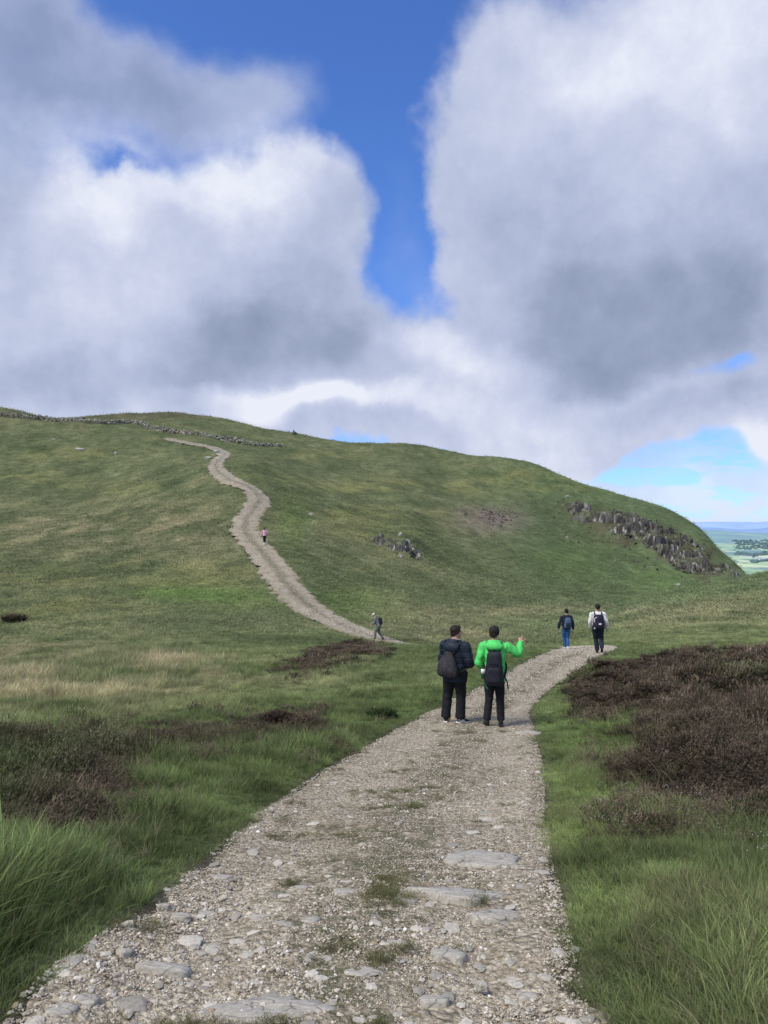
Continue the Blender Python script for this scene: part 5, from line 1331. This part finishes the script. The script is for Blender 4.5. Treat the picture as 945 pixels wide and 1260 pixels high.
def backpack(label, loc, rz, S, J, mat, shape, strapmat, near, detail=None, colour2=None):
    """worn on the back, straps over both shoulders"""
    e = empty('backpack', loc, rz); prop(e, label, 'backpack'); vx = .010 if near else .018
    cx, cy, cz, a, b, h, tp, kind = shape[:8]
    if kind == 'sack':
        P = [smooth_tube([(cx, cy, cz - h), (cx, cy - .01, cz - h * .85), (cx, cy - .02, cz - h * .35), (cx, cy, cz + h * .3), (cx, cy + .02, cz + h * .85), (cx, cy + .03, cz + h)],
                         [(a * .7, b * .45), (a, b * .8), (a * 1.0, b), (a * .78, b * .85), (a * .42, b * .5), (a * .25, b * .3)], 5, n=24, sq=2.6)]
        bag = solid('bag', P, vx, mat, e, 3, .010, 7, (1.4, 1.4, .6), 21, scale=S)
    else:
        bag = solid('bag', [box_piece((cx, cy, cz), (a, b, h), 3.6, tp)], vx, mat, e, 4, .006, 5, seed=22, scale=S)
        pk = solid('pocket', [box_piece((cx, cy - b * .75, cz - h * .35), (a * .72, b * .5, h * .45), 3.4, .9)], vx, colour2 or mat, e, 3, .004, 6, seed=23, scale=S)
        if near:
            v, f = tube([(cx - a * .5, cy - b * 1.02, cz + h * .28), (cx, cy - b * 1.1, cz + h * .33), (cx + a * .5, cy - b * 1.02, cz + h * .28)], [.005] * 3, n=6); mesh_np('zip', v * S, f, strapmat, True, parent=bag)
            v, f = smooth_tube([(cx - .03, cy + .02, cz + h * .95), (cx - .02, cy, cz + h * 1.12), (cx + .02, cy, cz + h * 1.12), (cx + .03, cy + .02, cz + h * .95)], [.007] * 4, 4, n=8); mesh_np('carry_loop', v * S, f, strapmat, True, parent=e)
    for i in (0, 1):
        s = J['sh'][i]; sg = 1 if i else -1; x = s[0] * .62; yb = s[1]; jb = shape[8] if len(shape) > 8 else 1.0
        pts = [(cx + sg * a * .35, cy + b * .6, cz + h * .88), (x * .9, yb - .125 * jb, s[2] - .03), (x, yb - .06 * jb, s[2] + .055), (x, yb + .05 * jb, s[2] + .045), (x * 1.05, yb + .135 * jb, s[2] - .10),
               (x * 1.25, yb + .14 * jb, s[2] - .25), (sg * .19 * jb, yb + .02, s[2] - .38), (cx + sg * a * .8, cy + b * .5, cz - h * .75)]
        v, f = smooth_tube(pts, [(.026, .008)] * 8, 6, n=10, ref=(1, 0, 0), sq=3); mesh_np('strap', v * S, f, strapmat, True, parent=e)
    return e

def make_people():
    skin, b, p = new_mat('skin', 0.55); b.l.new(b.ramp(b.noise(pos(b, True), 40, 3), [(0.3, (0.50, 0.27, 0.20)), (0.7, (0.62, 0.36, 0.27))]), p.inputs['Base Color']); p.inputs['Subsurface Weight'].default_value = 0.1; p.inputs['Subsurface Radius'].default_value = (.01, .004, .002)
    MAT['eye'] = mat_cloth('eye_dark', (0.02, 0.015, 0.012), 0.3)
    MAT['white_leather'] = mat_cloth('white_leather', (0.78, 0.78, 0.76), 0.5, 0.05)
    hair = mat_cloth('dark_hair', (0.020, 0.015, 0.013), 0.6, 0.4, 300, 60); hair2 = mat_cloth('brown_hair', (0.05, 0.022, 0.016), 0.6, 0.4, 300, 60)
    navy = mat_cloth('navy_nylon', (0.016, 0.023, 0.038), 0.55, 0.3, 200, 10); black = mat_cloth('black_cloth', (0.014, 0.015, 0.019), 0.8, 0.35, 250, 12)
    greybag = mat_cloth('grey_bag_cloth', (0.038, 0.036, 0.042), 0.8, 0.45, 200, 16); green = mat_cloth('bright_green_shell', (0.10, 0.66, 0.15), 0.7, 0.16, 200, 9)
    bpk = mat_cloth('black_pack_nylon', (0.018, 0.019, 0.027), 0.6, 0.3, 260, 10); strap = mat_cloth('black_webbing', (0.012, 0.012, 0.014), 0.7)
    jean = mat_cloth('blue_denim', (0.035, 0.105, 0.27), 0.85, 0.25); dnav = mat_cloth('dark_navy_cloth', (0.018, 0.026, 0.045), 0.8, 0.3); sbl = mat_cloth('slate_blue_pack', (0.075, 0.125, 0.20), 0.8, 0.3)
    white = mat_cloth('white_knit', (0.74, 0.74, 0.70), 0.85, 0.08); pack2 = mat_cloth('dark_plum_pack', (0.022, 0.018, 0.038), 0.7, 0.4)
    grey = mat_cloth('grey_shirt', (0.20, 0.22, 0.22), 0.85, 0.15); gtr = mat_cloth('grey_green_trousers', (0.13, 0.15, 0.14), 0.85, 0.2); capm = mat_cloth('white_cap_cloth', (0.78, 0.78, 0.74), 0.8, 0.06)
    pink = mat_cloth('pale_pink_top', (0.74, 0.42, 0.50), 0.8, 0.12); legg = mat_cloth('black_leggings', (0.022, 0.022, 0.032), 0.7); wsock = mat_cloth('white_socks', (0.80, 0.80, 0.80), 0.8, 0.04)
    shoeb = mat_cloth('black_shoe', (0.016, 0.016, 0.016), 0.55, 0.2); solew = mat_cloth('white_sole', (0.72, 0.72, 0.70), 0.6, 0.05); boot = mat_cloth('dark_boot_leather', (0.030, 0.032, 0.034), 0.6, 0.3); wshoe = mat_cloth('white_shoe', (0.72, 0.72, 0.72), 0.6, 0.05)
    def at(u, v, ymin=8, ymax=130):
        x, y = hit(u, v, ymin, ymax); return (x, y, float(base_z(np.array([x]), np.array([y]))[0]) + 0.012)
    def L(rz, wx, wy):        # world offset -> local
        c, s = math.cos(rz), math.sin(rz); return wx * c + wy * s, -wx * s + wy * c

    # 1 navy jacket, looking to the right
    rz = math.radians(-34); loc = at(560, 889.5); H = (889.5 - 771) / F * loc[1]
    fl = L(rz, -.165, .075); fr = L(rz, .085, -.06)
    pose = dict(an=((fl[0], fl[1], .085), (fr[0], fr[1], .085)), kn=((fl[0] * .9, fl[1] * .5 + .03, .49), (fr[0] * .95, fr[1] * .5 + .04, .49)),
                hip=((-.095, 0, .90), (.095, 0, .90)), toe=(math.radians(28), math.radians(-42)), yaw=math.radians(-38), nod=0.03, head=(0.01, .025, 1.635),
                sh=((-.20, .0, 1.40), (.20, .0, 1.40)), el=((-.275, .03, 1.11), (.285, .02, 1.11)), wr=((-.13, .25, 1.03), (.15, .24, 1.03)))
    r, J, S = make_figure('dark haired walker in navy hooded jacket and black and white shoes, looking right', loc, rz, H, pose,
        dict(skin=skin, hair=hair, trousers=black, jacket=navy, hood=(-.0, -.135, -.085, (.165, .085, .115)), shoe=shoeb, sole=solew, stripe=2, bulk=1.22, tr=1.24, sl=1.36, quilt=True, jfold=.010, hem=.0, hemr=.072, jhem=-.17,
             hand={0: dict(d=(.8, .4, -.1), up=(0, .5, .9)), 1: dict(d=(-.8, .4, -.1), up=(0, .5, .9))}), True)
    solid('collar', [smooth_tube([J['neck'] + [-.062, .02, .035], J['neck'] + [-.05, -.05, .045], J['neck'] + [0, -.072, .048], J['neck'] + [.05, -.05, .045], J['neck'] + [.062, .02, .035]], [.011, .013, .013, .013, .011], 5, n=8)], .007, MAT['white_leather'], r, 1, scale=S)
    backpack('grey crumpled drawstring bag on the back of the navy jacket walker', loc, rz, S, J, greybag, (-.015, -.25, 1.09, .185, .09, .215, .8, 'sack', 1.28), strap, True)

    # 2 green jacket, pointing
    rz = math.radians(-12); loc = at(608.5, 893.5); H = (893.5 - 772) / F * loc[1]
    fl = L(rz, -.135, .01); fr = L(rz, .105, -.04)
    pose = dict(an=((fl[0], fl[1], .085), (fr[0], fr[1], .085)), kn=((fl[0] * .72, .03, .49), (fr[0] * .85, .03, .49)), toe=(math.radians(14), math.radians(2)),
                yaw=math.radians(-18), nod=-.04, hip=((-.085, 0, .90), (.085, 0, .90)), pelvis=(.01, 0, .93),
                el=((-.275, -.055, 1.13), (.42, .07, 1.28)), wr=((-.215, .09, .945), (.45, .20, 1.455)))
    r, J, S = make_figure('black haired walker in bright green jacket raising the right hand', loc, rz, H, pose,
        dict(skin=skin, hair=hair, trousers=black, jacket=green, hood=(0, -.13, -.045, (.150, .065, .085)), shoe=boot, sole=shoeb, boot=1, bulk=1.0, tr=1.02, sl=1.0, jfold=.018, jf=8, jhem=-.13,
             hand={0: dict(d=(.1, .4, -.8), up=(-1, 0, 0)), 1: dict(d=(-.05, .35, .9), up=(.2, -.9, .3), point=True, thumb=True)}), True)
    bp = backpack('tall black backpack on the back of the green jacket walker', loc, rz, S, J, bpk, (.01, -.235, 1.05, .168, .10, .295, .72, 'box', 1.05), strap, True)
    v, f = smooth_tube([(.17, -.18, .93), (.20, -.2, .90), (.235, -.2, .80), (.25, -.2, .70)], [(.012, .004)] * 4, 4, n=8, sq=3); mesh_np('strap', v * S, f, strap, True, parent=bp)
    v, f = smooth_tube([(-.15, -.25, .86), (-.16, -.26, .80), (-.12, -.27, .73), (-.10, -.27, .69)], [(.012, .004)] * 4, 4, n=8, sq=3); mesh_np('strap', v * S, f, mat_cloth('green_webbing', (0.03, 0.16, 0.07), .7), True, parent=bp)
    c, s = math.cos(rz), math.sin(rz); ox, oy = -.185 * S, -.20 * S
    bo = empty('water_bottle', (loc[0] + ox * c - oy * s, loc[1] + ox * s + oy * c, loc[2] + .86 * S), rz); prop(bo, 'dark bottle with white label in the side pocket of the black backpack', 'bottle')
    v, f = smooth_tube([(0, 0, 0), (0, 0, .02), (0, 0, .19), (0, 0, .215)], [.03, .036, .036, .022], 4, n=16); mesh_np('bottle_body', v, f, mat_cloth('green_plastic', (0.02, 0.06, 0.035), .35, .05), True, parent=bo)
    v, f = tube([(0, 0, .09), (0, 0, .175)], [.0385, .0385], n=20); mesh_np('bottle_label', v, f, MAT['white_leather'], True, parent=bo)
    v, f = tube([(0, 0, .21), (0, 0, .245)], [.021, .021], n=16); mesh_np('bottle_cap', v, f, shoeb, True, parent=bo)

    # 3 jeans
    loc = at(697, 799, 25, 36); H = 49.5 / F * loc[1]; rz = math.radians(-5)
    pose = dict(sh=((-.18, .01, 1.41), (.18, .01, 1.41)), el=((-.29, -.02, 1.14), (.27, -.02, 1.13)), wr=((-.335, .06, .90), (.30, .10, .87)),
                an=((-.05, .10, .085), (.05, -.12, .10)), kn=((-.08, .12, .50), (.06, .04, .48)), pitch=(0, -.25))
    r, J, S = make_figure('walker in dark jacket and blue jeans ahead on the path, wearing a slate blue backpack', loc, rz, H, pose,
        dict(skin=skin, hair=hair, trousers=jean, jacket=dnav, shoe=wshoe, tr=.98, sl=1.08, jb=.98, jhem=-.05))
    backpack('slate blue backpack on the walker in blue jeans', loc, rz, S, J, sbl, (.03, -.21, 1.16, .145, .10, .22, .8, 'box', 1.0), strap, False, colour2=dnav)

    # 4 white sleeves
    loc = at(735.5, 804.3, 22, 34); H = 60.5 / F * loc[1]; rz = math.radians(-8)
    pose = dict(sh=((-.20, .0, 1.41), (.20, 0, 1.41)), el=((-.27, -.03, 1.14), (.285, -.03, 1.13)), wr=((-.25, .08, .92), (.325, .05, .90)),
                an=((.0, .10, .085), (.10, -.30, .22)), kn=((-.05, .12, .50), (.13, .05, .50)), toe=(0.05, -0.15), pitch=(0, -.75))
    r, J, S = make_figure('walker with white sleeves and navy trousers striding ahead, wearing a dark backpack', loc, rz, H, pose,
        dict(skin=skin, hair=hair, trousers=dnav, jacket=white, topname='shirt', shoe=shoeb, boot=1, tr=1.15, sl=1.15, bulk=1.1, jhem=.0))
    e = backpack('dark plum backpack with pale curved trim on the white sleeved walker', loc, rz, S, J, pack2, (0, -.235, 1.14, .20, .11, .265, .82, 'box', 1.12), strap, False)
    v, f = smooth_tube([(-.05, -.325, 1.33), (-.13, -.325, 1.29), (-.155, -.325, 1.20), (-.12, -.32, 1.11), (-.06, -.32, 1.07)], [(.010, .012), (.014, .012), (.016, .012), (.014, .012), (.008, .01)], 5, n=8); mesh_np('trim', v * S, f, MAT['white_leather'], True, parent=e)
    v, f = ellipsoid((.03, -.415, 1.09), (.055, .010, .028)); mesh_np('badge', v * S, f, MAT['white_leather'], True, parent=e)
    v, f = ellipsoid((-.145, -.33, .93), (.028, .014, .028)); mesh_np('trim', v * S, f, MAT['white_leather'], True, parent=e)

    # 5 capped walker in profile
    loc = at(465.5, 787, 46, 60); H = 34 / F * loc[1]; rz = math.radians(82)
    pose = dict(pelvis=(0, -.02, .90), chest=(0, .10, 1.22), neck=(0, .20, 1.40), head=(0, .29, 1.53), nod=-.45,
                sh=((-.17, .17, 1.35), (.17, .17, 1.35)), el=((-.21, .24, 1.08), (.21, .20, 1.08)), wr=((-.18, .40, .98), (.18, .36, .96)),
                hip=((-.09, -.02, .88), (.09, -.02, .88)), kn=((-.10, .16, .50), (.10, -.02, .46)), an=((-.11, .20, .085), (.11, -.28, .11)), pitch=(0, -.3))
    r, J, S = make_figure('walker in white cap and grey clothes leaning uphill on the middle stretch of path', loc, rz, H, pose,
        dict(skin=skin, cap=capm, trousers=gtr, jacket=grey, topname='shirt', shoe=shoeb, boot=1, tr=1.1))
    backpack('dark backpack on the white capped walker', loc, rz, S, J, pack2, (0, -.12, 1.16, .15, .115, .23, .9, 'box', 1.0), strap, False)

    # 6 pink top
    loc = at(325.5, 670.5, 66, 95); H = 21.5 / F * loc[1]; rz = math.radians(12)
    pose = dict(el=((-.27, .0, 1.15), (.27, .0, 1.15)), wr=((-.26, .10, .93), (.26, .12, .93)), an=((-.05, -.12, .10), (.05, .12, .085)), kn=((-.07, .06, .49), (.07, .14, .50)), pitch=(-.3, 0))
    make_figure('walker in pink top, black leggings and white socks higher up the path', loc, rz, H, pose,
        dict(skin=skin, hair=hair2, pony=True, trousers=legg, leggings=True, jacket=pink, topname='top', socks=wsock, shoe=wshoe, tr=.92, hem=.34, jhem=-.02, vx=.018))

    # 7 seated by the outcrop
    x, y = hit(507, 687.5, 80, 115); loc = (x, y, float(ground_z(np.array([x]), np.array([y]))[0]) + 0.02); rz = math.radians(-80)
    pose = dict(pelvis=(0, -.12, .20), chest=(0, -.04, .58), neck=(0, .06, .78), head=(0, .13, .93), nod=-.35, sh=((-.18, .04, .72), (.18, .04, .72)), el=((-.22, .12, .46), (.22, .12, .46)), wr=((-.14, .32, .42), (.14, .32, .42)),
                hip=((-.09, -.10, .17), (.09, -.10, .17)), kn=((-.12, .28, .42), (.12, .28, .42)), an=((-.12, .44, .08), (.12, .44, .08)))
    make_figure('tiny figure in dark clothes and white hat sitting beside the dark rock outcrop', loc, rz, 2.0, pose,
        dict(skin=skin, cap=capm, trousers=dnav, jacket=dnav, shoe=wshoe, vx=.02))
MAT = {}
MAT['ground'] = mat_ground(); MAT['path'] = mat_path(); MAT['blade'] = mat_blade(); MAT['blade_far'] = mat_blade('hill_blades', 0.3, (0.34, 0.31, 0.20), 0.72, 0.16)
MAT['heath'] = mat_blade('heather_shoots', 0.15, (0.075, 0.095, 0.040), 0.35)
MAT['heath_solid'] = mat_blade('heather_shoots_solid', 0.15, (0.075, 0.095, 0.040), 0.35, 0.28, 'GEOMETRY')
MAT['pebble'] = mat_pebble()
SC.view_settings.view_transform = 'Standard'; SC.view_settings.look = 'None'; SC.view_settings.exposure = 0
make_world(); make_sun(); make_camera()
make_moor(); make_path()
import os
if not os.environ.get('NOVEG'):
    make_vegetation(); make_gravel()
for f in ('make_valley', 'make_rocks', 'make_people'):
    if f in globals(): globals()[f]()
